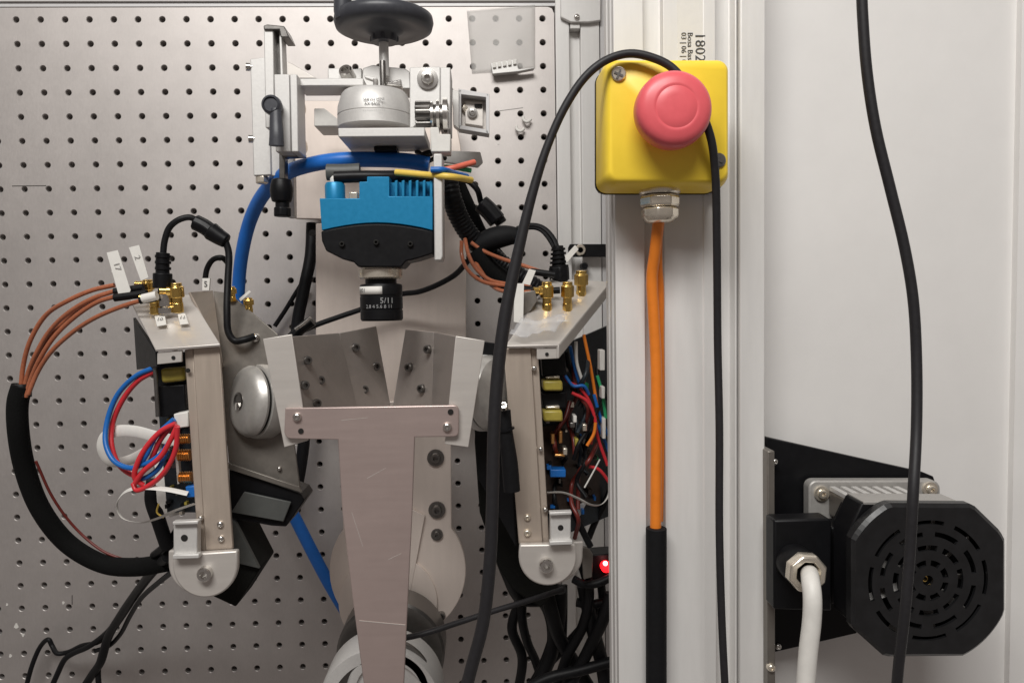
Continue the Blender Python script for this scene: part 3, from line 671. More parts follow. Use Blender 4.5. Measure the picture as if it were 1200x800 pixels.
def slide():
    t = thing('slide_clamp', 'grey vertical slide clamp with a black locking lever left of the actuator', 'clamp', P(325, 120, .2))
    MB().prism([(293, 69), (314, 67), (318, 205), (297, 206)], .172, .006).build('back_plate', M['cast'], t, bevel=.0008)
    MB().prism([(314, 150), (345, 150), (345, 180), (344, 208), (318, 206)], .170, .005).build('back_plate', M['cast'], t, bevel=.0008)
    MB().prism([(331, 70), (343, 75), (371, 92), (331, 92)], .150, .006).build('gusset', M['sheet'], t, bevel=.0006)
    MB().prism([(309, 34), (320, 34), (322, 150), (311, 150)], .215, .018).build('rail', M['cast'], t, bevel=.0008)
    MB().prism([(320, 35), (327, 35), (328.5, 90), (321, 90)], .205, .006).build('dark_slot', M['steel_dark'], t)
    MB().prism([(327, 38), (330, 38), (332, 90), (328.5, 90)], .212, .014).build('rail', M['cast'], t, bevel=.0006)
    MB().prism([(308.5, 30), (313, 28.5), (333, 30.5), (339, 44), (329, 44), (327, 35), (309, 35)], .217, .022).build('top_stop', M['steel_dark'], t, bevel=.0008)
    MB().prism([(321, 87), (339, 87), (341, 178), (323, 178)], .222, .020).build('carriage', M['cast'], t, bevel=.0008)
    MB().prism([(339.5, 87), (348, 87), (350, 178), (341.5, 178)], .226, .026).build('carriage', M['cast'], t, bevel=.0008)
    lv = MB().lathe(P(322.5, 127, .222), (0, -1, 0), [(.0060, 0), (.0068, .003), (.0076, .008), (.0072, .0125), (.0055, .0140), (.0050, .0125), (0, .0125)], 28).build('lever_hub', M['knob'], t)
    MB().tube([(323, 128, .232), (323.5, 145, .233), (324, 158, .234), (324, 171, .234)], 7.6, n=16, flat=(.75, 1), rfn=lambda s_, L: .86 + .28 * s_ / L).build('lever_arm', M['knob'], lv)
    for x, y in ((289.5, 79), (292.5, 163)):
        MB().lathe(P(x + 6, y, .17), (-1, -.3, 0), [(.0022, 0), (.0022, .0015), (.0034, .0015), (.0034, .0050), (0, .0055)], 16).build('side_screw', M['steel'], t)
    for x, y in ((350, 127), (352, 172)):
        MB().lathe(P(x, y, .20), (1, -.2, 0), [(.0045, 0), (.0045, .003), (.0052, .0015), (.0052, .004), (0, .0045)], 20).build('side_knob', M['nickel'], t)
    MB().prism([(327, 180), (356, 179), (356, 183), (334, 184), (334, 210), (327, 210)], .205, .010).build('lower_bracket', M['steel_dark'], t, bevel=.0006)
    MB().tube([(331, 254, .212), (331, 243, .212)], 10, n=8).build('black_coupling', M['black'], t, bevel=.001)
    MB().tube([(331, 244, .212), (331, 236, .212)], 8, n=16).build('black_coupling', M['black'], t)
    MB().tube([(330, 237, .212), (330, 210, .212)], 12.5, n=14, rfn=lambda s_, L: .85 + .2 * math.sin(math.pi * s_ / L)).build('black_coupling', M['black'], t, bevel=.001)
    MB().lathe(P(307, 206, .166), (0, 0, -1), [(.0045, 0), (.0055, .001), (.0055, .006), (.004, .007), (0, .007)], 6).build('hex_nut', M['nickel'], t, bevel=.0004)
    MB().prism([(336, 186), (344, 186), (345, 255), (337, 255)], .13, .01).build('lower_strip', M['cast'], t, bevel=.0006)
    return t
slide()
# square open bracket on the right of the actuator
t = thing('square_bracket', 'small square open metal bracket with a screw inside, right of the actuator', 'bracket', P(552, 131, .14))
MB().prism([(530, 105), (538, 107), (538, 152), (531, 146)], .165, .012).build('mounting_ear', M['cast'], t, bevel=.0006)
d0, d1 = .160, .144
MB().slab([(537, 104, d0), (573, 110, d0), (573, 156, d0), (537, 152, d0)], .0001).bm.free()
MB().prism([(541, 110), (570, 113), (570, 154), (541, 150)], d1 + .002, .003).build('back_wall', M['sheet'], t, bevel=.0004)
for q in ([(537, 104), (573, 110), (571, 114.5), (538, 110.5)], [(537, 151), (538, 146.5), (571, 152), (573, 157)], [(569.5, 110.5), (573.5, 110.5), (573.5, 157), (569.5, 156)], [(537, 104), (540.5, 105), (540.5, 151), (537, 151)]):
    MB().prism(q, d0, d0 - d1).build('side_wall', M['alu_groove'], t, bevel=.0004)
MB().prism([(545, 118), (566, 120), (566, 148), (545, 145)], d1 + .006, .004).build('inner_step', M['sheet'], t, bevel=.0004)
screw(t, 553.5, 132, d1 + .008, 6, 'washer', 'steel'); MB().lathe(P(543, 130, .14), (.3, -1, 0), [(.004, 0), (.004, .010), (0, .011)], 6).build('hex_nut', M['nickel'], t, bevel=.0003)
MB().prism([(556, 122), (565, 122), (565, 126), (556, 126)], d1 + .0075, .002).build('slot', M['hole_dark'], t)

# plastic bag with its zip piece
t = thing('clear_plastic_bag', 'clear plastic bag taped on the board near its top right corner', 'plastic bag', P(597, 45, .003))
b = MB(); bm = b.bm; NX, NY = 14, 16; g_ = []
for j in range(NY + 1):
    row = []
    for i in range(NX + 1):
        u_, v_ = i / NX, j / NY; x = 553 + 74 * u_ + (-6 * (1 - v_) * (1 - u_)); y = 13 * (1 - u_) * (1 - v_) + 6 * (1 - v_) * u_ + (6 * (1 - u_) + 80) * v_
        row.append(bm.verts.new(P(x, y, .0012 + .0002 * math.sin(i * .5 + j * .3) + .0001 * random.random())))
    g_.append(row)
for j in range(NY):
    for i in range(NX): bm.faces.new((g_[j][i], g_[j][i + 1], g_[j + 1][i + 1], g_[j + 1][i]))
o = b.build('plastic_film', M['clear'], t, sharp=180); s = o.modifiers.new('s', 'SOLIDIFY'); s.thickness = .0002
cl = MB().prism([(575, 74), (606, 69), (607, 79), (608, 81), (626, 79), (626, 80.5), (608, 84), (577, 87)], .012, .008).build('zip_clip', M['cast'], t, bevel=.0008)
for k in range(5): MB().prism([(577 + 6 * k, 73.5 - k), (581 + 6 * k, 73 - k), (581.5 + 6 * k, 79 - k), (577.5 + 6 * k, 79.7 - k)], .0145, .003).build('clip_tooth', M['white'], cl, bevel=.0004)
for (x, y), lab in (((617, 139), 'upper'), ((609, 150), 'lower')):
    tag(MB().tube([(x - 4, y - 2, .003), (x - 3, y + 2, .006), (x + 1, y + 4, .007), (x + 5, y + 1, .004)], 1.7).build('adhesive_clip', M['white']), lab + ' of two tiny white clips on the board near its right edge', 'clip', 'tiny white clips on the board')

# ================================================================== BLUE HOSE AND LOOSE WIRES NEAR THE CAMERA
solo('blue_hose', 'hose', [(503, 193, .20), (480, 189, .20), (440, 187, .20), (395, 188, .20), (360, 194, .19), (334, 204, .17), (310, 226, .14), (294, 256, .11), (285, 290, .09), (280, 330, .07), (280, 390, .05), (290, 460, .045), (315, 545, .045), (345, 605, .045), (385, 682, .045), (420, 740, .045)], 8.8,
     'thick blue hose curving over the camera and down the board', 'hose', n=18, sub=8)
solo('grey_shrink_sleeve', 'grey_plastic', [(383, 202, .262), (405, 202, .262), (422, 201, .262)], 9.5, 'short grey heat shrink sleeve lying across the top of the camera', 'sleeve', flat=(.8, 1))
solo('camera_lead', 'black', [(392, 208, .27), (420, 207, .27), (450, 207, .268), (474, 207, .262), (520, 212, .22)], 7.0, 'flat black camera lead running along the top of the camera', 'cable')
solo('yellow_wire', 'w_yellow', [(464, 202, .275), (500, 205, .285), (528, 207, .292), (552, 211, .27)], 3.8, 'yellow wire passing over the camera bracket', 'wire')
G = 'loose coloured wire ends right of the camera bracket'
solo('loose_wire', 'w_salmon', [(515, 200, .24), (530, 197, .24), (545, 193, .235), (556, 190, .23)], 3.4, 'short salmon red wire end sticking out right of the camera bracket', 'wire', G)
solo('loose_wire', 'w_green', [(512, 196, .232), (528, 196, .232), (542, 198, .23), (552, 200, .228)], 2.8, 'short green wire end right of the camera bracket', 'wire', G)
solo('loose_wire', 'w_blue', [(505, 199, .292), (518, 199, .292), (532, 203, .27), (547, 207, .25)], 3.6, 'short blue wire end right of the camera bracket', 'wire', G)
for k, (a_, b_, c_) in enumerate((((488, 178), (500, 182), (515, 176)), ((486, 186), (498, 190), (512, 184)), ((492, 182), (507, 178), (522, 186)))):
    solo('thin_dark_wire', 'grey_cable', [(*a_, .19), (*b_, .2), (*c_, .19)], 2.6, ('upper', 'lowest', 'right hand')[k] + ' one of three thin dark wires tangled above the camera bracket', 'wire', 'dark wires tangled behind the bracket')
# corrugated loom
t = thing('corrugated_conduit', 'black corrugated conduit curving down right of the camera', 'conduit', P(550, 270, .16))
MB().tube([(524, 205, .20), (529, 230, .20), (539, 257, .19), (556, 282, .18), (580, 303, .17), (606, 322, .165), (632, 340, .16)], 11.5, n=18, sub=26,
          rfn=lambda s_, L: 1 + .05 * math.sin(s_ * 2 * math.pi / .0034)).build('conduit_skin', M['black'], t, sharp=80)
solo('black_loom', 'braid', [(537, 212, .15), (552, 245, .15), (566, 275, .14), (590, 306, .14)], 6.5, 'thinner black loom beside the corrugated conduit', 'cable')
solo('black_loop_lead', 'black_cable', [(536, 210, .18), (548, 212, .18), (559, 222, .18), (564, 238, .17), (570, 250, .165)], 3.5, 'thin black lead looping into a square plug', 'cable')
t = thing('black_plug', 'chunky black plug at the end of the thin looped lead', 'plug', P(575, 250, .17))
MB().tube([(563, 238, .172), (572, 246, .172), (583, 259, .172)], 11, n=8, rfn=lambda s_, L: 1.0).build('plug_body', M['black'], t, bevel=.0012)
MB().tube([(582, 253, .168), (588, 262, .168)], 7, n=12).build('plug_nose', M['black'], t, bevel=.001)
t = thing('shrink_wrapped_joint', 'fat black shrink wrapped cable joint beside the conduit', 'cable joint', P(585, 278, .18))
MB().tube([(556, 292, .182), (566, 285, .182), (580, 279, .182), (597, 276, .182), (610, 277, .182)], 12.5, n=16, rfn=lambda s_, L: .55 + .5 * math.sin(math.pi * (.12 + .8 * s_ / L))).build('joint_body', M['black_matt'], t)
MB().tube([(606, 268, .185), (622, 264, .19), (636, 267, .195), (648, 279, .20), (655, 296, .205)], 3.0, n=10).build('joint_lead', M['black_cable'], t)
MB().tube([(606, 272, .185), (622, 267, .19), (634, 270, .195), (645, 283, .20), (653, 300, .205)], 2.2, n=10).build('joint_lead', M['black_cable'], t)
MB().tube([(556, 294, .185), (575, 318, .185), (596, 333, .185)], 13, n=14).build('joint_tail', M['braid'], t)
t = thing('ribbed_plug', 'ribbed black power plug standing on the right metal top plate', 'plug', P(656, 320, .21))
MB().tube([(654, 288, .212), (655, 312, .212)], 7.2, n=16, sub=10, rfn=lambda s_, L: .85 + .3 * s_ / L).build('strain_relief', M['black'], t)
for k in range(5): MB().tube([(654 + k * .25, 291 + k * 5, .212), (654.2 + k * .25, 293.5 + k * 5, .212)], 8.4 + k * .7, n=16).build('rib', M['black'], t)
MB().tube([(655, 313, .212), (656, 333, .212)], 12, n=8).build('plug_body', M['black'], t, bevel=.0008)
MB().tube([(656, 333, .212), (657, 348, .212)], 7, n=14).build('plug_tip', M['black'], t)

# ================================================================== SENSOR ARMS
def coil(parent, x, y, d, w, h, turns=6):
    m_ = MB(); c = P(x, y, d); u = SZ(1, d)
    for k in range(turns):
        m_.lathe(c + Vector((-w * u / 2 + w * u * (k + .5) / turns, 0, 0)), (1, 0, 0), [(h * u * .42, -w * u / turns * .45), (h * u * .5, 0), (h * u * .42, w * u / turns * .45)], 16)
    return m_.build('copper_coil', M['copper'], parent)
def sma(parent, x, y, d, h=28, r=7, tilt=(0, 0, 1), elbow=None):
    """gold threaded coax connector standing on a plate"""
    u = SZ(1, d); c = P(x, y, d)
    o = MB().lathe(c, tilt, [(r * .78 * u, 0), (r * .78 * u, h * .32 * u), (r * .62 * u, h * .34 * u), (r * .62 * u, h * .5 * u), (r * 1.05 * u, h * .52 * u), (r * 1.05 * u, h * .86 * u),
                             (r * .8 * u, h * .9 * u), (r * .8 * u, h * u), (0, h * u)], 6 if elbow is None else 12).build('gold_connector', M['gold'], parent, bevel=.0003)
    MB().lathe(c, tilt, [(r * .7 * u, h * .3 * u), (r * .7 * u, h * .52 * u), ], 20).build('threaded_sleeve', M['gold'], o)
    if elbow:
        e = c + Vector(tilt).normalized() * h * .72 * u
        MB().lathe(e, elbow, [(r * .7 * u, -r * .8 * u), (r * .7 * u, r * 1.3 * u), (r * .5 * u, r * 1.35 * u), (r * .5 * u, r * 2.2 * u)], 16).build('elbow', M['gold'], o)
    return o
def sticker(parent, pts, nm='paper_tag'):
    return MB().slab(pts, .0004).build(nm, M['paper'], parent)
def arm_common(t, s):
    """s: dict of outlines for one side"""
    MB().slab(s['top'], .0022).build('top_plate', M['sheet'], t, bevel=.0005)
    MB().slab(s['lip'], .0022).build('front_tab', M['sheet'], t, bevel=.0004)
    MB().prism(s['chan'], .300, .003).build('channel_face', M['sheet_tan'], t, bevel=.0006)
    MB().prism(s['flange'], .2975, .014).build('channel_flange', M['sheet_tan'], t, bevel=.0006)
    MB().prism(s['foot'], .3075, .006).build('rounded_foot', M['sheet'], t, bevel=.0012)
    MB().prism(s['foot_back'], .290, .004).build('rounded_foot', M['sheet'], t, bevel=.0012)
    bl = s['block']
    MB().prism([(bl[0], bl[1]), (bl[2], bl[1]), (bl[2], bl[3]), (bl[0], bl[3])], .311, .008).build('foot_block', M['cast'], t, bevel=.0008)
    MB().prism([(bl[0] - 1, bl[3] - 1), (bl[2] + 2, bl[3] - 2), (bl[2] + 2, bl[3] + 3), (bl[0] - 1, bl[3] + 4)], .3145, .006).build('block_lip', M['cast'], t, bevel=.0006)
    MB().prism([(bl[0] - 1, bl[1] - 2), (bl[2] + 1, bl[1] - 3), (bl[2] + 1, bl[1] + 1), (bl[0] - 1, bl[1] + 2)], .3145, .006).build('block_lip', M['cast'], t, bevel=.0006)
    for x, y, r, k, m in s['screws']: screw(t, x, y, .3155 if k == 'blk' else (.3085 if k == 'foot' else .3008), r, 'hole' if m == 'hole_dark' else ('socket' if k == 'foot' else 'button'), m)
def left_arm():
    t = thing('sensor_arm', 'left instrument arm with metal top plate, tan channel and rounded foot', 'instrument arm', P(225, 520, .28))
    s = dict(top=[(182, 409, .306), (258, 403, .306), (222, 345, .225), (151, 349, .225)],
             lip=[(184, 413, .304), (213, 410, .304), (213, 424, .304), (184, 427, .304)],
             chan=[(226, 408), (257, 406), (273, 643), (241, 645)],
             flange=[(216, 410), (226.3, 408), (241.5, 645), (232, 645)],
             foot=[(203, 650), (278, 645)] + arc(240, 662, 38, -2, 182, 24),
             foot_back=[(197, 645), (270, 642)] + arc(234, 660, 37, 0, 180, 20),
             block=(203, 613, 231, 651),
             screws=[(262, 616, 0, 'x', 'steel')][:0] + [(220, 434, 2.6, 'x', 'hole_dark'), (258, 614, 4, 'x', 'steel'), (259, 631, 4, 'x', 'steel'), (235, 607, 3, 'x', 'steel'),
                     (241, 671, 8.5, 'foot', 'steel')])
    arm_common(t, s)
    screw(t, 216, 630, .3112, 4, 'hole', 'hole_dark'); screw(t, 203, 419, .3045, 2.2, 'hole', 'hole_dark')
    MB().slab([(156, 372, .262), (182, 412, .305), (184, 430, .303), (160, 433, .262)], .002).build('black_side_cover', M['black'], t, bevel=.0004)
    # electronics
    bd = MB().slab([(180, 414, .275), (220, 412, .275), (232, 600, .275), (196, 600, .275)], .002).build('circuit_board', M['pcb'], t)
    MB().prism([(184, 452), (216, 450), (218, 486), (187, 489)], .288, .012).build('black_module', M['black'], bd, bevel=.001)
    MB().prism([(187, 432), (215, 430), (216, 446), (189, 449)], .292, .014).build('capacitor', M['amber'], bd, bevel=.002)
    MB().tube([(181, 424, .292), (183, 450, .292), (185, 488, .292)], 2.5).build('frame_rod', M['steel_dark'], bd)
    MB().prism([(203, 485), (220, 482), (221, 500), (206, 502)], .298, .012).build('white_connector', M['white'], bd, bevel=.0008)
    MB().prism([(180, 530), (205, 520), (226, 598), (198, 606), (184, 588)], .268, .003).build('white_card', M['white'], bd)
    for y in (514, 533, 559): coil(bd, 215 + (y - 514) * .06, y, .293, 15, 14 if y > 514 else 12)
    MB().prism([(217, 570), (229, 569), (230, 582), (219, 583)], .297, .010).build('blue_component', M['w_blue'], bd, bevel=.0006)
    MB().prism([(204, 520), (207, 519), (211, 566), (208, 567)], .290, .004).build('board_rib', M['white'], bd)
    for i in range(16):
        x = random.uniform(190, 218); y = random.uniform(490, 600); w_ = random.uniform(2, 6); h_ = random.uniform(2, 5)
        MB().prism([(x, y), (x + w_, y), (x + w_, y + h_), (x, y + h_)], .281, .005).build('chip', M[random.choice(['black', 'steel_dark', 'nickel', 'amber', 'black'])], bd)
    # connectors on the top plate
    up = (0, -.12, 1)
    sma(t, 182, 368, .262, 26, 7, up, (-1, -.1, .05)); sma(t, 209, 366, .262, 34, 8, up, (-.9, -.3, .05)); sma(t, 175, 352, .235, 24, 6.5, up, (-1, 0, .15))
    sma(t, 272, 353, .245, 17, 6, up); sma(t, 292, 366, .245, 17, 6, up)
    MB().lathe(P(195, 366, .262), up, [(.006, 0), (.006, .004), (.005, .005), (.005, .014)], 20).build('socket_collar', M['steel'], t)
    for q in ([(181, 370), (193, 369), (195, 380), (184, 382)], [(208, 367), (217, 367), (221, 379), (211, 380)]):
        st_ = sticker(t, [(q[0][0], q[0][1], .2635), (q[1][0], q[1][1], .2635), (q[2][0], q[2][1], .281), (q[3][0], q[3][1], .281)])
        cc_ = (P(q[0][0], q[0][1], .2635) + P(q[2][0], q[2][1], .281)) / 2 + Vector((0, -.0009, .0006))
        text('10' if q[0][0] < 200 else '11', 'printed_mark', M['ink'], st_, cc_, .0046, up=(0, -.9, .35) if False else (0, .75, .66))
    # side plates
    MB().slab([(222, 342, .232), (250, 340, .236), (262, 430, .262), (258, 408, .290)], .0016).build('side_plate', M['sheet_tan'], t, bevel=.0005)
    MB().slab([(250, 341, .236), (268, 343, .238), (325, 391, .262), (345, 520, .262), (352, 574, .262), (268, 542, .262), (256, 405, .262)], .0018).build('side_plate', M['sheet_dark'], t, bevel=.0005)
    MB().slab([(266, 542, .272), (350, 570, .272), (354, 577, .272), (266, 549, .272)], .002).build('plate_rim', M['sheet_dark'], t, bevel=.0003)
    screw(t, 299, 396, .263, 5, 'button', 'steel'); screw(t, 327, 549, .264, 2.5, 'button', 'steel')
    # horn box
    hb = MB().slab([(268, 549, .268), (352, 578, .268), (357, 586, .268), (335, 617, .268), (318, 616, .268), (270, 607, .268)], .03).build('horn_box', M['black'], t, bevel=.001)
    MB().slab([(286, 576, .2725), (341, 588, .2725), (332, 611, .2725), (271, 600, .2725)], .002).build('grey_window', M['grey_plastic'], hb, bevel=.0005)
    # ball joint
    ax = Vector((-.70, -.70, .10)); c = P(303, 470, .262); u = SZ(1, .28)
    bj = MB().lathe(c, ax, [(30 * u, -22 * u), (41 * u, -20 * u), (45 * u, -13 * u), (45 * u, 0), (44 * u, 5 * u), (43 * u, 5.6 * u)], 64).build('joint_disc', M['joint'], t)
    MB().lathe(c, ax, [(40 * u, 4 * u), (40.5 * u, 5 * u), (40.5 * u, 9.5 * u), (38 * u, 9.5 * u)], 64).build('joint_groove', M['hole_dark'], bj)
    MB().lathe(c, ax, [(40 * u, 9.0 * u), (42.2 * u, 9.4 * u), (42.6 * u, 12 * u), (40.5 * u, 16 * u), (37 * u, 20 * u), (31 * u, 23 * u), (20 * u, 25 * u), (10 * u, 26 * u), (0, 26.2 * u)], 64).build('joint_dome', M['joint'], bj)
    axn = ax.normalized(); hc = c + axn * 25.0 * u
    MB().lathe(hc, axn, [(11 * u, -4 * u), (11 * u, 1.4 * u), (8.5 * u, 2.0 * u), (8.3 * u, 1.2 * u), (0, 1.2 * u)], 24).build('joint_recess', M['steel_dark'], bj)
    MB().lathe(hc + Vector((0, -.0012, -.0035)), axn, [(5 * u, 0), (5 * u, 2.6 * u), (3 * u, 3 * u), (0, 3 * u)], 6).build('joint_screw', M['steel'], bj)
    MB().obox(c + axn * 23 * u + Vector((.004, 0, -.019)), (.014, .003, .0012), frame(axn) and Matrix.Rotation(-.75, 3, 'Z')).build('joint_slit', M['hole_dark'], bj)
    MB().lathe(c, ax, [(30 * u, -34 * u), (30 * u, -21 * u)], 40).build('joint_neck', M['steel_dark'], bj)
    return t
left_arm()
def right_arm():
    t = thing('sensor_arm', 'right instrument arm beside the thick column, dark electronics filling its side', 'instrument arm', P(640, 520, .28))
    s = dict(top=[(592, 405, .306), (655, 404, .306), (716, 330, .215), (646, 326, .215)],
             lip=[(629, 408, .304), (655, 407, .304), (655, 420, .304), (629, 421, .304)],
             chan=[(590, 408), (622, 408), (636, 636), (608, 637)],
             flange=[(621.7, 408), (630.5, 409), (644, 637), (635.7, 637)],
             foot=[(609, 638), (674, 637)] + arc(642, 652, 34, -5, 185, 24),
             foot_back=[(614, 636), (684, 634)] + arc(649, 650, 34, -5, 185, 20),
             block=(645, 602, 669, 635),
             screws=[(626, 431.5, 3, 'x', 'steel'), (633.6, 526, 2.6, 'x', 'steel'), (618, 606, 4, 'x', 'nickel'), (618, 624, 4.5, 'x', 'nickel'), (639, 597, 3, 'x', 'steel'), (640, 661, 8.5, 'foot', 'steel')])
    arm_common(t, s)
    screw(t, 657, 618, .3112, 3.4, 'hole', 'hole_dark'); screw(t, 641, 415, .3045, 2.2, 'hole', 'hole_dark')
    MB().slab([(655, 405, .306), (716, 331, .215), (716, 343, .215), (655, 420, .306)], .002).build('plate_edge', M['sheet'], t, bevel=.0004)
    bd = MB().slab([(628, 418, .262), (716, 380, .205), (724, 600, .205), (644, 634, .262)], .002).build('circuit_board', M['pcb'], t)
    MB().slab([(634, 500, .266), (700, 490, .222), (704, 590, .222), (642, 600, .266)], .002).build('circuit_board', M['pcb_brown'], bd)
    for y0, y1 in ((446, 458), (481, 494)):
        MB().prism([(636, y0), (659, y0), (660, y1), (637, y1)], .288, .016).build('capacitor', M['amber'], bd, bevel=.0015)
        MB().prism([(640, y0 - 5), (656, y0 - 6), (656, y0 - 2), (640, y0 - 2)], .284, .010).build('component_row', M['nickel'], bd, bevel=.0008)
    MB().prism([(634, 416), (662, 414), (664, 440), (636, 442)], .280, .02).build('black_module', M['black'], bd, bevel=.001)
    MB().prism([(634, 460), (664, 459), (664, 478), (637, 480)], .278, .02).build('black_module', M['black'], bd, bevel=.001)
    for x, y, w_, h_, m in ((645, 550, 18, 9, 'w_blue'), (660, 525, 5, 8, 'nickel'), (674, 514, 4, 9, 'amber'), (668, 495, 6, 6, 'steel_dark'), (655, 505, 4, 14, 'copper'), (646, 508, 4, 12, 'copper'),
                            (683, 497, 5, 8, 'nickel'), (672, 487, 4, 8, 'white'), (650, 532, 12, 3, 'copper'), (703, 410, 6, 24, 'white'), (705, 453, 4, 14, 'white'), (706, 490, 4, 24, 'white')):
        MB().prism([(x, y), (x + w_, y), (x + w_, y + h_), (x, y + h_)], .272, .012).build('component', M[m], bd, bevel=.0005)
    for i in range(34):
        x = random.uniform(640, 700); y = random.uniform(425, 600); w_ = random.uniform(2, 6); h_ = random.uniform(2, 6)
        MB().prism([(x, y), (x + w_, y), (x + w_, y + h_), (x, y + h_)], .262 - (x - 640) * .0006 + .008, .012).build('chip', M[random.choice(['black', 'steel_dark', 'black', 'pcb_brown', 'nickel', 'w_blue', 'w_green'])], bd)
    up = (0, -.12, 1)
    sma(t, 641, 368, .258, 38, 7.5, up, (-1, -.2, .05)); sma(t, 665, 367, .258, 37, 7.5, up); sma(t, 681, 352, .235, 35, 8, up)
    for q in ([(632, 368), (643, 368), (637, 377), (626, 377)], [(658, 367), (670, 367), (665, 376), (653, 376)]):
        sticker(t, [(q[0][0], q[0][1], .2605), (q[1][0], q[1][1], .2605), (q[2][0], q[2][1], .275), (q[3][0], q[3][1], .275)])
    MB().prism([(614, 342), (627, 340), (630, 352), (622, 364), (614, 370)], .266, .014).build('angle_piece', M['sheet_dark'], t, bevel=.0005)
    MB().slab([(548, 398, .27), (592, 404, .286), (604, 640, .286), (560, 560, .262)], .002).build('side_plate', M['black_matt'], t, bevel=.0005)
    ax = Vector((.80, -.56, .08)); c = P(572, 460, .287); u = SZ(1, .285)
    bj = MB().lathe(c, ax, [(30 * u, -16 * u), (42 * u, -14 * u), (45 * u, -10 * u), (45 * u, -3 * u), (43.2 * u, -1 * u)], 64).build('joint_disc', M['cast'], t)
    MB().lathe(c, ax, [(41 * u, -2 * u), (41 * u, 4 * u), (38 * u, 4 * u)], 64).build('joint_groove', M['hole_dark'], bj)
    MB().lathe(c, ax, [(40 * u, 1.6 * u), (43.8 * u, 2.2 * u), (44 * u, 5 * u), (39 * u, 14 * u), (30 * u, 18 * u), (0, 20 * u)], 64).build('joint_dome', M['joint'], bj)
    return t
right_arm()

# black foam wedges behind the arms
t = thing('black_foam_wedge', 'black foam wedge poking out behind the left arm foot', 'foam wedge', P(280, 660, .25))
MB().prism([(262, 606), (277, 611), (305, 666), (276, 711), (248, 698)], .262, .04).build('wedge_body', M['foam'], t, bevel=.0012)
MB().slab([(262, 607, .2675), (276, 611.5, .2675), (304, 666, .2675), (279, 660, .2675)], .004).build('wedge_facet', M['grey_plastic'], t, bevel=.0005)
t = thing('black_foam_wedge', 'black foam wedge hidden behind the right arm foot and grey cable', 'foam wedge', P(600, 640, .2))
MB().prism([(556, 515), (606, 515), (616, 630), (655, 688), (634, 712), (600, 690), (584, 664), (562, 600)], .220, .05).build('wedge_body', M['foam'], t, bevel=.0012)
t = thing('black_grip', 'dark grip with a steel end screw standing left of the right arm channel', 'grip', P(592, 510, .31))
MB().tube([(591, 480, .318), (592, 500, .318), (597, 540, .318), (600, 575, .318)], 8, n=14, rfn=lambda s_, L: .95 + .3 * min(1, s_ / L * 1.5)).build('grip_body', M['black_cable'], t)
screw(t, 590, 476, .327, 4.5, 'socket', 'steel', (0, -1, .6))
MB().tube([(593, 502, .3185), (593.5, 504, .3185)], 10.2, n=14).build('grip_ring', M['black'], t)

# ================================================================== LEFT CABLES
G = 'copper brown coax cables on the left'
cx_l = [([(134, 334, .25), (108, 340, .25), (80, 352, .25), (53, 370, .24), (35, 400, .235), (27, 430, .23), (24, 462, .23)], 'uppermost copper brown coax arching left from the paper tags'),
        ([(134, 341, .255), (110, 349, .255), (82, 365, .25), (58, 388, .24), (42, 415, .235), (32, 440, .23), (27, 463, .23)], 'second copper brown coax from the top on the left'),
        ([(140, 346, .26), (114, 354, .255), (88, 371, .25), (64, 394, .245), (47, 420, .24), (36, 445, .235), (30, 465, .235)], 'third copper brown coax from the top on the left'),
        ([(150, 338, .25), (118, 346, .245), (86, 366, .24), (61, 393, .235), (44, 423, .23), (33, 448, .228), (25, 466, .228)], 'hindmost copper brown coax within the left bunch'),
        ([(168, 351, .27), (140, 360, .265), (112, 372, .26), (84, 390, .25), (60, 412, .245), (44, 436, .24), (33, 462, .24)], 'lowest copper brown coax arching left from the top plate')]
for pts, lab in cx_l: solo('coax_cable', 'coax', pts, 2.7, lab, 'coax cable', G, sub=8)
for k, (x0, y0, x1_, y1_, d, lab) in enumerate(((134, 342, 168, 337, .256, 'upper black coax boot leading to the gold connectors'), (134, 349, 172, 344, .262, 'middle black coax boot leading to the gold connectors'), (164, 352, 182, 349, .270, 'short lower black coax boot near the top plate'))):
    solo('coax_boot', 'black', [(x0, y0, d), (x1_, y1_, d)], 4.4, lab, 'cable boot', 'black boots on the left coax cables')
for q, lab in (([(125, 296, .262), (138, 293, .262), (153, 340, .262), (148, 350, .262), (140, 349, .262)], 'wider white paper flag wrapped on the left coax cables'),
               ([(151, 290, .250), (163, 287, .250), (174, 325, .250), (165, 329, .250)], 'narrower white paper flag behind the wide one')):
    o = MB().slab(q, .0006).build('paper_flag', M['paper']); tag(o, lab, 'paper tag', 'paper flags on the left cables')
    x_, y_ = (q[0][0] + q[2][0]) / 2 - 2, (q[0][1] + q[2][1]) / 2 - 6
    text('17' if len(q) > 4 else '2', 'handwritten_mark', M['ink_faint'], o, P(x_, y_, q[0][2] + .0006), .0062, right=(.28, 0, -1), up=(1, 0, .28))
solo('paper_wrap', 'paper', [(167, 350, .272), (184, 346, .272)], 5.2, 'white paper wrapped round the lowest left coax end', 'paper tag')
tag(MB().prism([(237, 326), (246, 326), (245, 340), (237, 340)], .236, .002).build('paper_flag', M['paper']), 'tiny white paper tag at the rear corner of the left arm', 'paper tag')
o = [q for q in COL.objects if q.get('label', '').startswith('tiny white paper tag at the rear')][0]
text('5', 'printed_mark', M['ink'], o, P(241, 333, .2365), .0062)
tag(MB().slab([(280, 350, .25), (292, 340, .25), (294, 342, .25), (282, 353, .25)], .001).build('paper_flag', M['paper']), 'thin white tag between the two small gold connectors', 'paper tag')
t = thing('cable_sleeve', 'thick black braided sleeve sweeping round from the left coax bunch', 'cable sleeve', P(50, 580, .2))
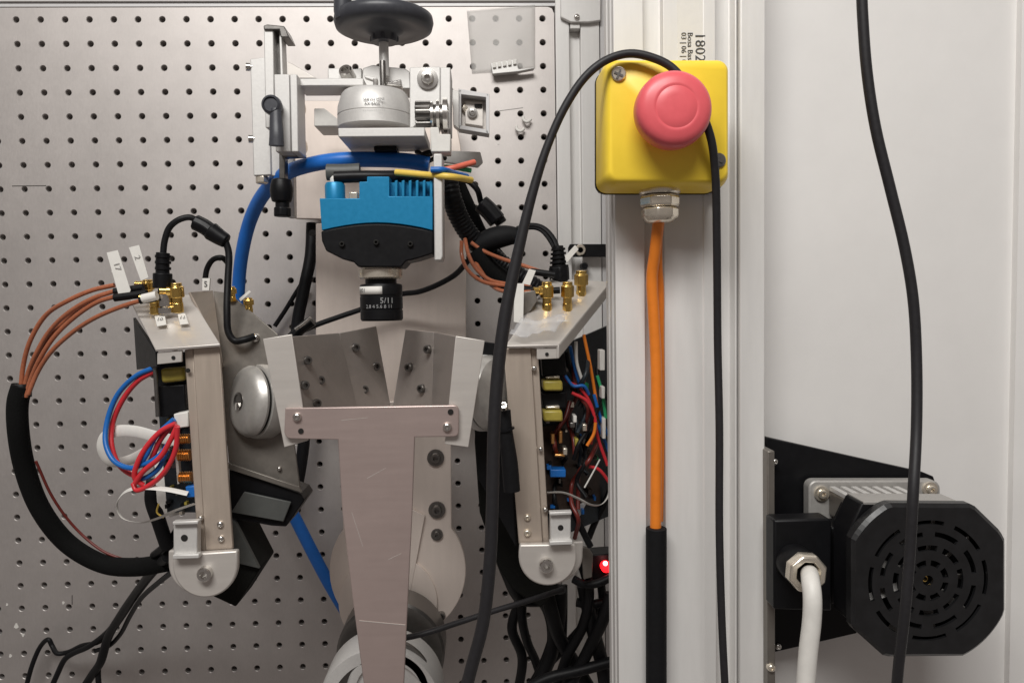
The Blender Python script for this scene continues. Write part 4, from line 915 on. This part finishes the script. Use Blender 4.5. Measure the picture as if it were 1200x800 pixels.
MB().tube([(26, 452, .232), (21, 470, .232), (21, 500, .23), (29, 548, .22), (48, 597, .21), (80, 637, .20), (120, 660, .20), (160, 664, .21), (198, 658, .22)], 11.2, n=18, sub=10).build('sleeve_skin', M['braid'], t)
MB().lathe(P(26, 453, .232), (0, 0, 1), [(.0062, -.008), (.0066, 0), (.0058, .002), (0, .002)], 20).build('sleeve_end', M['black'], t)
solo('thin_red_cable', 'dark_red', [(42, 540, .22), (62, 583, .21), (88, 618, .20), (120, 645, .20), (150, 657, .20)], 1.6, 'thin dark red cable running along the inside of the black sleeve', 'cable')
t = thing('ribbed_plug', 'black power plug standing between gold connectors on the left top plate', 'plug', P(192, 330, .26))
MB().tube([(191, 296, .262), (190.5, 306, .262), (190.5, 322, .262)], 7.6, n=14).build('strain_relief', M['black'], t, bevel=.0006)
for k in range(3): MB().tube([(191, 299 + 7 * k, .262), (191, 302 + 7 * k, .262)], 8.8, n=14).build('rib', M['black'], t)
MB().tube([(190.5, 320, .262), (190.5, 338, .262)], 10.6, n=14).build('plug_body', M['black'], t, bevel=.0008)
MB().tube([(192, 338, .262), (194, 352, .262)], 6.5, n=14).build('plug_tip', M['black'], t)
t = thing('inline_connector_cable', 'black cable with an inline connector looping above the left arm', 'cable', P(248, 272, .25))
MB().tube([(191, 300, .262), (193, 282, .262), (199, 266, .262), (211, 257, .262), (224, 255, .26), (234, 262, .258)], 3.6, n=12).build('cable_core', M['black_cable'], t)
MB().tube([(228, 260, .258), (240, 266, .258), (248, 272, .258)], 9.5, n=8).build('connector_half', M['black'], t, bevel=.0012)
MB().tube([(246, 270, .258), (256, 277, .258), (266, 283, .258)], 11, n=12, rfn=lambda s_, L: 1 - .25 * s_ / L).build('connector_half', M['black'], t, bevel=.0012)
MB().tube([(264, 282, .258), (268, 296, .258), (267, 330, .262), (266, 365, .268), (268, 390, .27), (275, 399, .27), (286, 398, .27), (298, 394, .266)], 4.0, n=12).build('cable_core', M['black_cable'], t)
solo('small_black_loop', 'black_cable', [(240, 330, .225), (243, 314, .225), (250, 304, .225), (260, 302, .225), (266, 307, .22)], 3.2, 'small black cable loop behind the rear corner of the left arm', 'cable')
# cables crossing behind the camera
solo('rear_thick_cable', 'black_cable', [(366, 262, .02), (364, 300, .025), (356, 340, .03), (348, 385, .03), (352, 440, .03), (357, 500, .03), (350, 560, .03), (340, 600, .03)], 7.0, 'thick black cable passing behind the cradle left of the spine', 'cable')
solo('rear_thin_cable', 'black_cable', [(355, 330, .015), (345, 346, .015), (334, 364, .015), (322, 382, .015)], 2.6, 'short thin black cable slanting over the board left of the spine', 'cable')
solo('lens_side_cable', 'black_cable', [(548, 306, .15), (533, 322, .13), (512, 334, .12), (490, 342, .11), (468, 345, .10), (430, 360, .095), (395, 372, .095), (370, 381, .095), (345, 392, .095)], 3.4, 'thin black cable crossing behind the lens', 'cable')
t = thing('silver_cable_end', 'black cable end with a silver ring beside the cradle top', 'plug', P(352, 383, .15))
MB().tube([(342, 396, .15), (352, 386, .15), (366, 376, .15)], 6.5, n=10).build('plug_body', M['black'], t)
MB().tube([(346, 386, .16), (356, 379, .16), (364, 372, .16)], 1.8, n=10).build('silver_edge', M['steel'], t)
# red and blue leads, white ribbons
G = 'red and blue leads looping from the left circuit board'
rb = [('w_blue', [(180, 431, .29), (160, 440, .285), (138, 462, .28), (126, 492, .28), (124, 520, .285), (135, 541, .29), (158, 548, .295), (170, 535, .30), (182, 512, .30), (204, 491, .30)], 'big blue lead loop on the left, outermost'),
      ('w_red', [(181, 435, .288), (162, 446, .283), (144, 468, .278), (132, 496, .276), (131, 522, .28), (140, 545, .283), (160, 557, .288), (176, 540, .295), (188, 515, .298), (205, 494, .298)], 'big red lead loop just inside the blue one'),
      ('w_red', [(206, 496, .302), (190, 504, .302), (174, 520, .302), (162, 540, .302), (158, 560, .30), (168, 568, .298)], 'red lead swooping down from the white connector'),
      ('w_red', [(208, 498, .305), (200, 515, .305), (188, 535, .304), (168, 552, .302), (158, 566, .30)], 'red lead crossing in front of the white card'),
      ('w_blue', [(202, 512, .300), (190, 530, .300), (176, 541, .30), (160, 546, .298)], 'short blue lead in the middle of the tangle'),
      ('w_blue', [(196, 528, .298), (186, 548, .298), (174, 558, .298), (160, 562, .296)], 'short blue lead at the bottom of the tangle'),
      ('w_red', [(208, 500, .308), (206, 525, .306), (196, 548, .304), (180, 565, .30), (160, 574, .298), (156, 566, .296)], 'long red lead hanging lowest of the tangle')]
for m, pts, lab in rb: solo('lead_wire', m, pts, 3.0, lab, 'wire', G, sub=8)
def ribbon(name, pts, w_, th, label, m='white', group=None, roll=0):
    o = MB().tube(pts, 1.0, n=8, sub=8, flat=(th, w_), roll=roll).build(name, M[m], sharp=60); return tag(o, label, 'ribbon cable', group)
ribbon('ribbon_cable', [(206, 516, .275), (182, 511, .275), (158, 505, .275), (136, 505, .274), (122, 513, .272), (119, 527, .27), (128, 541, .268), (150, 539, .268), (176, 526, .27), (204, 508, .272)], 6.5, 1.2, 'folded wide white ribbon cable behind the red and blue leads')
ribbon('ribbon_cable', [(220, 578, .30), (195, 573, .30), (165, 571, .298), (145, 577, .29), (137, 592, .285), (143, 606, .285), (163, 612, .29), (185, 607, .297), (205, 598, .303), (228, 590, .304)], 3.2, .5, 'thin white ribbon cable making an open loop at the left arm', roll=.9)
solo('dark_tail', 'black_matt', [(180, 562, .26), (178, 585, .26), (186, 610, .26), (196, 640, .25)], 8, 'dark cable tail descending behind the thin ribbon loop', 'cable')
solo('gold_strand', 'w_yellow', [(186, 590, .277), (184, 600, .277), (192, 606, .277)], 1.1, 'tiny gold strand on the dark cable tail', 'wire')

# bottom left black leads
G = 'black leads trailing down at the lower left'
bl = [([(206, 630, .24), (196, 645, .22), (182, 662, .18), (166, 686, .13), (148, 716, .09), (130, 740, .06), (115, 752, .05), (96, 756, .04), (78, 764, .03), (67, 765, .03), (61, 756, .025), (57, 749, .025), (48, 756, .02), (38, 778, .02), (28, 815, .02)], 3.6, 'lead ending in a small hump at far left'),
      ([(204, 668, .24), (186, 682, .20), (166, 700, .15), (152, 722, .10), (140, 744, .07), (128, 756, .06), (112, 762, .05)], 3.3, 'lead sagging right of the thick one'),
      ([(196, 652, .235), (180, 668, .2), (160, 694, .14), (142, 720, .1), (126, 748, .07), (118, 775, .06), (108, 790, .05), (92, 815, .04)], 6.2, 'thickest lead running down from the sleeve'),
      ([(140, 722, .085), (124, 742, .06), (104, 757, .05), (86, 765, .04), (76, 772, .035), (66, 792, .03), (56, 815, .03)], 3.4, 'lead running to the bottom edge, second from left'),
      ([(126, 748, .065), (118, 768, .05), (115, 785, .05), (117, 815, .05)], 3.2, 'lead hanging straight to the bottom edge'),
      ([(212, 612, .26), (203, 628, .25), (192, 640, .24), (180, 650, .22)], 4.5, 'short lead tucked behind the left foot')]
for pts, r, lab in bl: solo('black_lead', 'black_cable', pts, r, lab, 'cable', G, sub=8)
t = thing('thin_rod_cable', 'thin grey cable slanting past the bottom of the T plate', 'cable', P(560, 720, .3))
MB().tube([(470, 748, .28), (500, 741, .28), (540, 728, .27), (580, 715, .26), (620, 703, .25), (660, 690, .24)], 3.6, n=12).build('cable_core', M['grey_cable'], t)

# ================================================================== RIGHT CABLES
G = 'copper brown coax cables on the right'
cr_ = [([(541, 282, .20), (541, 298, .20), (548, 316, .21), (566, 330, .22), (596, 335, .23), (620, 338, .24)], 'outermost copper brown coax arc right of the camera'),
       ([(545, 280, .19), (549, 298, .20), (558, 315, .21), (574, 328, .22), (596, 333, .23), (622, 336, .24)], 'inner copper brown coax arc right of the camera'),
       ([(552, 284, .19), (563, 292, .19), (585, 302, .20), (610, 310, .21), (636, 319, .22)], 'upper copper brown coax running to the ribbed plug'),
       ([(553, 300, .185), (564, 318, .20), (578, 336, .22), (596, 342, .24), (626, 342, .25)], 'lowest copper brown coax arc right of the camera')]
for pts, lab in cr_: solo('coax_cable', 'coax', pts, 2.3, lab, 'coax cable', G, sub=8)
for a_, b_, d, lab in (((600, 336), (634, 342), .245, 'upper black coax boot on the right arm'), ((622, 342), (656, 340), .25, 'lower black coax boot on the right arm'), ((622, 318), (650, 322), .225, 'rear black coax boot on the right arm')):
    solo('coax_boot', 'black', [(*a_, d), (*b_, d)], 4.0, lab, 'cable boot', 'black boots on the right coax cables')
for q, lab in (([(603, 332, .275), (614, 332, .275), (613, 379, .275), (602, 377, .275)], 'tall white paper flag at the left end of the right top plate'),
               ([(620, 315, .25), (628, 317, .25), (621, 334, .25), (612, 332, .25)], 'small slanted white paper flag on the right coax cables'),
               ([(662, 300, .22), (674, 287, .22), (678, 292, .22), (664, 308, .22)], 'slanted white paper flag beside the ribbed plug')):
    tag(MB().slab(q, .0006).build('paper_flag', M['paper']), lab, 'paper tag', 'paper flags on the right cables')
b = MB(); g_ = []
for j in range(7):
    row = []
    for i in range(9):
        u_, v_ = i / 8, j / 6
        x = 597 + 54 * u_ + 16 * (1 - v_); y = 378 + 20 * v_ + 3 * math.sin(5 * u_); d = .280 + .026 * v_ + .003 * random.random()
        row.append(b.bm.verts.new(P(x, y, d) + Vector((0, 0, .003 + .003 * random.random()))))
    g_.append(row)
for j in range(6):
    for i in range(8): b.face((g_[j][i], g_[j][i + 1], g_[j + 1][i + 1], g_[j + 1][i]))
o = b.build('crumpled_film', M['film'], sharp=20); tag(o, 'crumpled scrap of clear film lying on the front of the right top plate', 'plastic scrap')
so = o.modifiers.new('s', 'SOLIDIFY'); so.thickness = .0001
G = 'thin wires bundled in the side of the right arm'
for m, pts, lab in (('w_blue', [(668, 405, .262), (676, 440, .262), (690, 475, .262), (706, 510, .262), (714, 530, .262)], 'blue wire running down the right arm side'),
                    ('w_blue', [(662, 440, .270), (672, 452, .272), (684, 452, .272), (690, 462, .268)], 'short blue wire hooked across the right arm side'),
                    ('w_red', [(660, 425, .268), (664, 445, .268), (680, 455, .268), (694, 478, .268), (700, 510, .268), (712, 545, .268)], 'red wire running down the right arm side'),
                    ('w_red', [(670, 460, .272), (688, 470, .272), (698, 495, .272), (692, 520, .272)], 'red wire loop on the right circuit board'),
                    ('orange', [(684, 392, .262), (692, 430, .262), (698, 465, .262), (702, 490, .262)], 'orange wire at the outer edge of the right arm'),
                    ('orange', [(698, 495, .276), (696, 508, .276), (688, 522, .276)], 'short orange wire end on the right circuit board'),
                    ('w_blue', [(696, 462, .266), (704, 490, .266), (714, 512, .266)], 'lower blue wire by the column edge'),
                    ('w_green', [(700, 440, .262), (706, 462, .262), (710, 490, .262)], 'green wire by the column edge'),
                    ('white', [(675, 400, .268), (676, 425, .268), (682, 445, .268)], 'thin white wire hanging under the right top plate'),
                    ('w_red', [(690, 546, .266), (702, 550, .266), (716, 568, .266)], 'low red wire by the column edge')):
    solo('arm_wire', m, pts, 2.0, lab, 'wire', G)
ribbon('ribbon_cable', [(641, 577, .29), (660, 577, .29), (676, 583, .288), (692, 591, .285), (704, 591, .28), (712, 582, .275), (716, 560, .27)], 2.6, .6, 'thin white ribbon cable curving from the right channel to the column', roll=.9)
solo('white_cable_tie', 'white', [(703, 538, .28), (694, 555, .28), (685, 571, .28)], 1.0, 'straight white cable tie tail across the right arm', 'cable tie')
STR = [('black_cable', 664, 412, 'black strand leaving the top plate of the right arm'), ('dark_red', 672, 424, 'dark red strand in the upper side of the right arm'), ('pcb', 690, 416, 'blue black strand hanging below the right plate edge'),
       ('black_cable', 700, 430, 'black strand beside the column at the orange wire'), ('dark_red', 684, 446, 'dark red strand crossing the red wire loop'), ('black_cable', 706, 470, 'black strand hugging the column edge'),
       ('dark_red', 668, 470, 'dark red strand right of the yellow capacitors'), ('pcb', 676, 492, 'blue black strand over the brown circuit board'), ('black_cable', 692, 505, 'black strand over the brown circuit board'),
       ('dark_red', 700, 520, 'dark red strand near the white cable tie'), ('black_cable', 664, 536, 'black strand above the blue component of the right arm'), ('dark_red', 680, 552, 'dark red strand above the thin white ribbon')]
for m_, x0, y0, lab in STR:
    pts = [(x0, y0, .255)]
    for q in range(4): pts.append((min(716, max(650, pts[-1][0] + random.uniform(-12, 14))), pts[-1][1] + random.uniform(12, 26), .255 + random.uniform(-.01, .018)))
    solo('dark_strand', m_, pts, 2.6, lab, 'wire', 'dark strands in the right arm')
# led module
t = thing('red_led_module', 'small black module with a glowing red light beside the column', 'indicator light', P(700, 662, .2))
MB().prism([(690, 650), (718, 648), (718, 682), (690, 682)], .205, .02).build('module_body', M['black'], t, bevel=.001)
MB().lathe(P(709, 662, .205), (0, -1, 0), [(.0043, 0), (.0043, .003), (.0040, .0065), (.0015, .0078), (0, .008)], 24).build('led_lens', M['led'], t)
MB().lathe(P(709.5, 660, .2133), (0, -1, 0), [(.0018, -.001), (.0016, .0006), (0, .0010)], 16).build('led_core', M['led_core'], t)
t = thing('grey_clip_plate', 'small grey metal clip plate between the right foot and the red light', 'metal clip', P(684, 660, .2))
MB().prism([(681, 640), (690, 642), (695, 650), (694, 676), (684, 679)], .23, .004).build('clip_body', M['sheet_dark'], t, bevel=.0006)
MB().slab([(680, 590, .24), (688, 588, .24), (676, 612, .24), (669, 606, .24)], .003).build('clip_finger', M['cast'], t, bevel=.0004)
G = 'black cables crossing under the right arm'
br = [([(612, 700, .16), (612, 725, .16), (618, 752, .15), (628, 775, .14), (640, 815, .14)], 5.5, 'leftmost black cable under the right arm'),
      ([(640, 690, .20), (646, 715, .20), (655, 745, .19), (672, 775, .18), (690, 805, .18)], 8.5, 'thick black cable slanting right under the foot'),
      ([(655, 690, .19), (654, 720, .18), (650, 750, .17), (637, 785, .16), (620, 815, .16)], 9.5, 'thick black cable slanting left under the foot'),
      ([(628, 694, .19), (642, 712, .18), (648, 735, .175), (646, 765, .17), (630, 800, .17), (622, 820, .17)], 8, 'black cable curling under the foot'),
      ([(662, 685, .15), (662, 720, .15), (661, 760, .15), (662, 815, .15)], 3.2, 'thin straight black cable under the foot'),
      ([(684, 685, .20), (690, 715, .20), (697, 745, .195), (706, 780, .19), (712, 820, .19)], 8.5, 'black cable slanting down to the column'),
      ([(716, 695, .21), (708, 722, .21), (695, 750, .20), (680, 780, .195), (660, 815, .195)], 7.5, 'black cable crossing from the column to lower left'),
      ([(672, 678, .22), (684, 684, .22), (700, 683, .22), (716, 676, .22)], 5, 'black cable running level under the red light'),
      ([(676, 705, .20), (690, 708, .20), (704, 706, .20), (718, 704, .20)], 5.5, 'second level black cable under the red light'),
      ([(704, 680, .19), (706, 705, .19), (703, 730, .19)], 5, 'short upright black cable under the red light'),
      ([(604, 815, .20), (640, 795, .20), (680, 785, .20), (716, 775, .20)], 6.5, 'black cable slanting along the bottom edge'),
      ([(690, 630, .22), (698, 610, .22), (708, 590, .22), (716, 572, .22)], 4, 'short black cable above the red light'),
      ([(672, 598, .25), (681, 618, .25), (692, 640, .25)], 4, 'black cable dropping beside the foot block'),
      ([(676, 640, .215), (690, 690, .21), (684, 730, .20), (664, 770, .19), (650, 815, .18)], 6.5, 'black cable winding down right of the right foot'),
      ([(608, 705, .15), (600, 735, .15), (612, 770, .14), (606, 815, .13)], 6, 'black cable hanging beside the draped grey cable'),
      ([(640, 780, .16), (676, 742, .165), (700, 715, .17), (718, 700, .175)], 5.5, 'black cable rising to the column at the lower right'),
      ([(584, 640, .20), (596, 672, .19), (612, 700, .17), (640, 702, .16)], 9, 'thick black cable curling round behind the right foot')]
for pts, r, lab in br: solo('black_cable', 'black_cable', pts, r, lab, 'cable', G, sub=8)
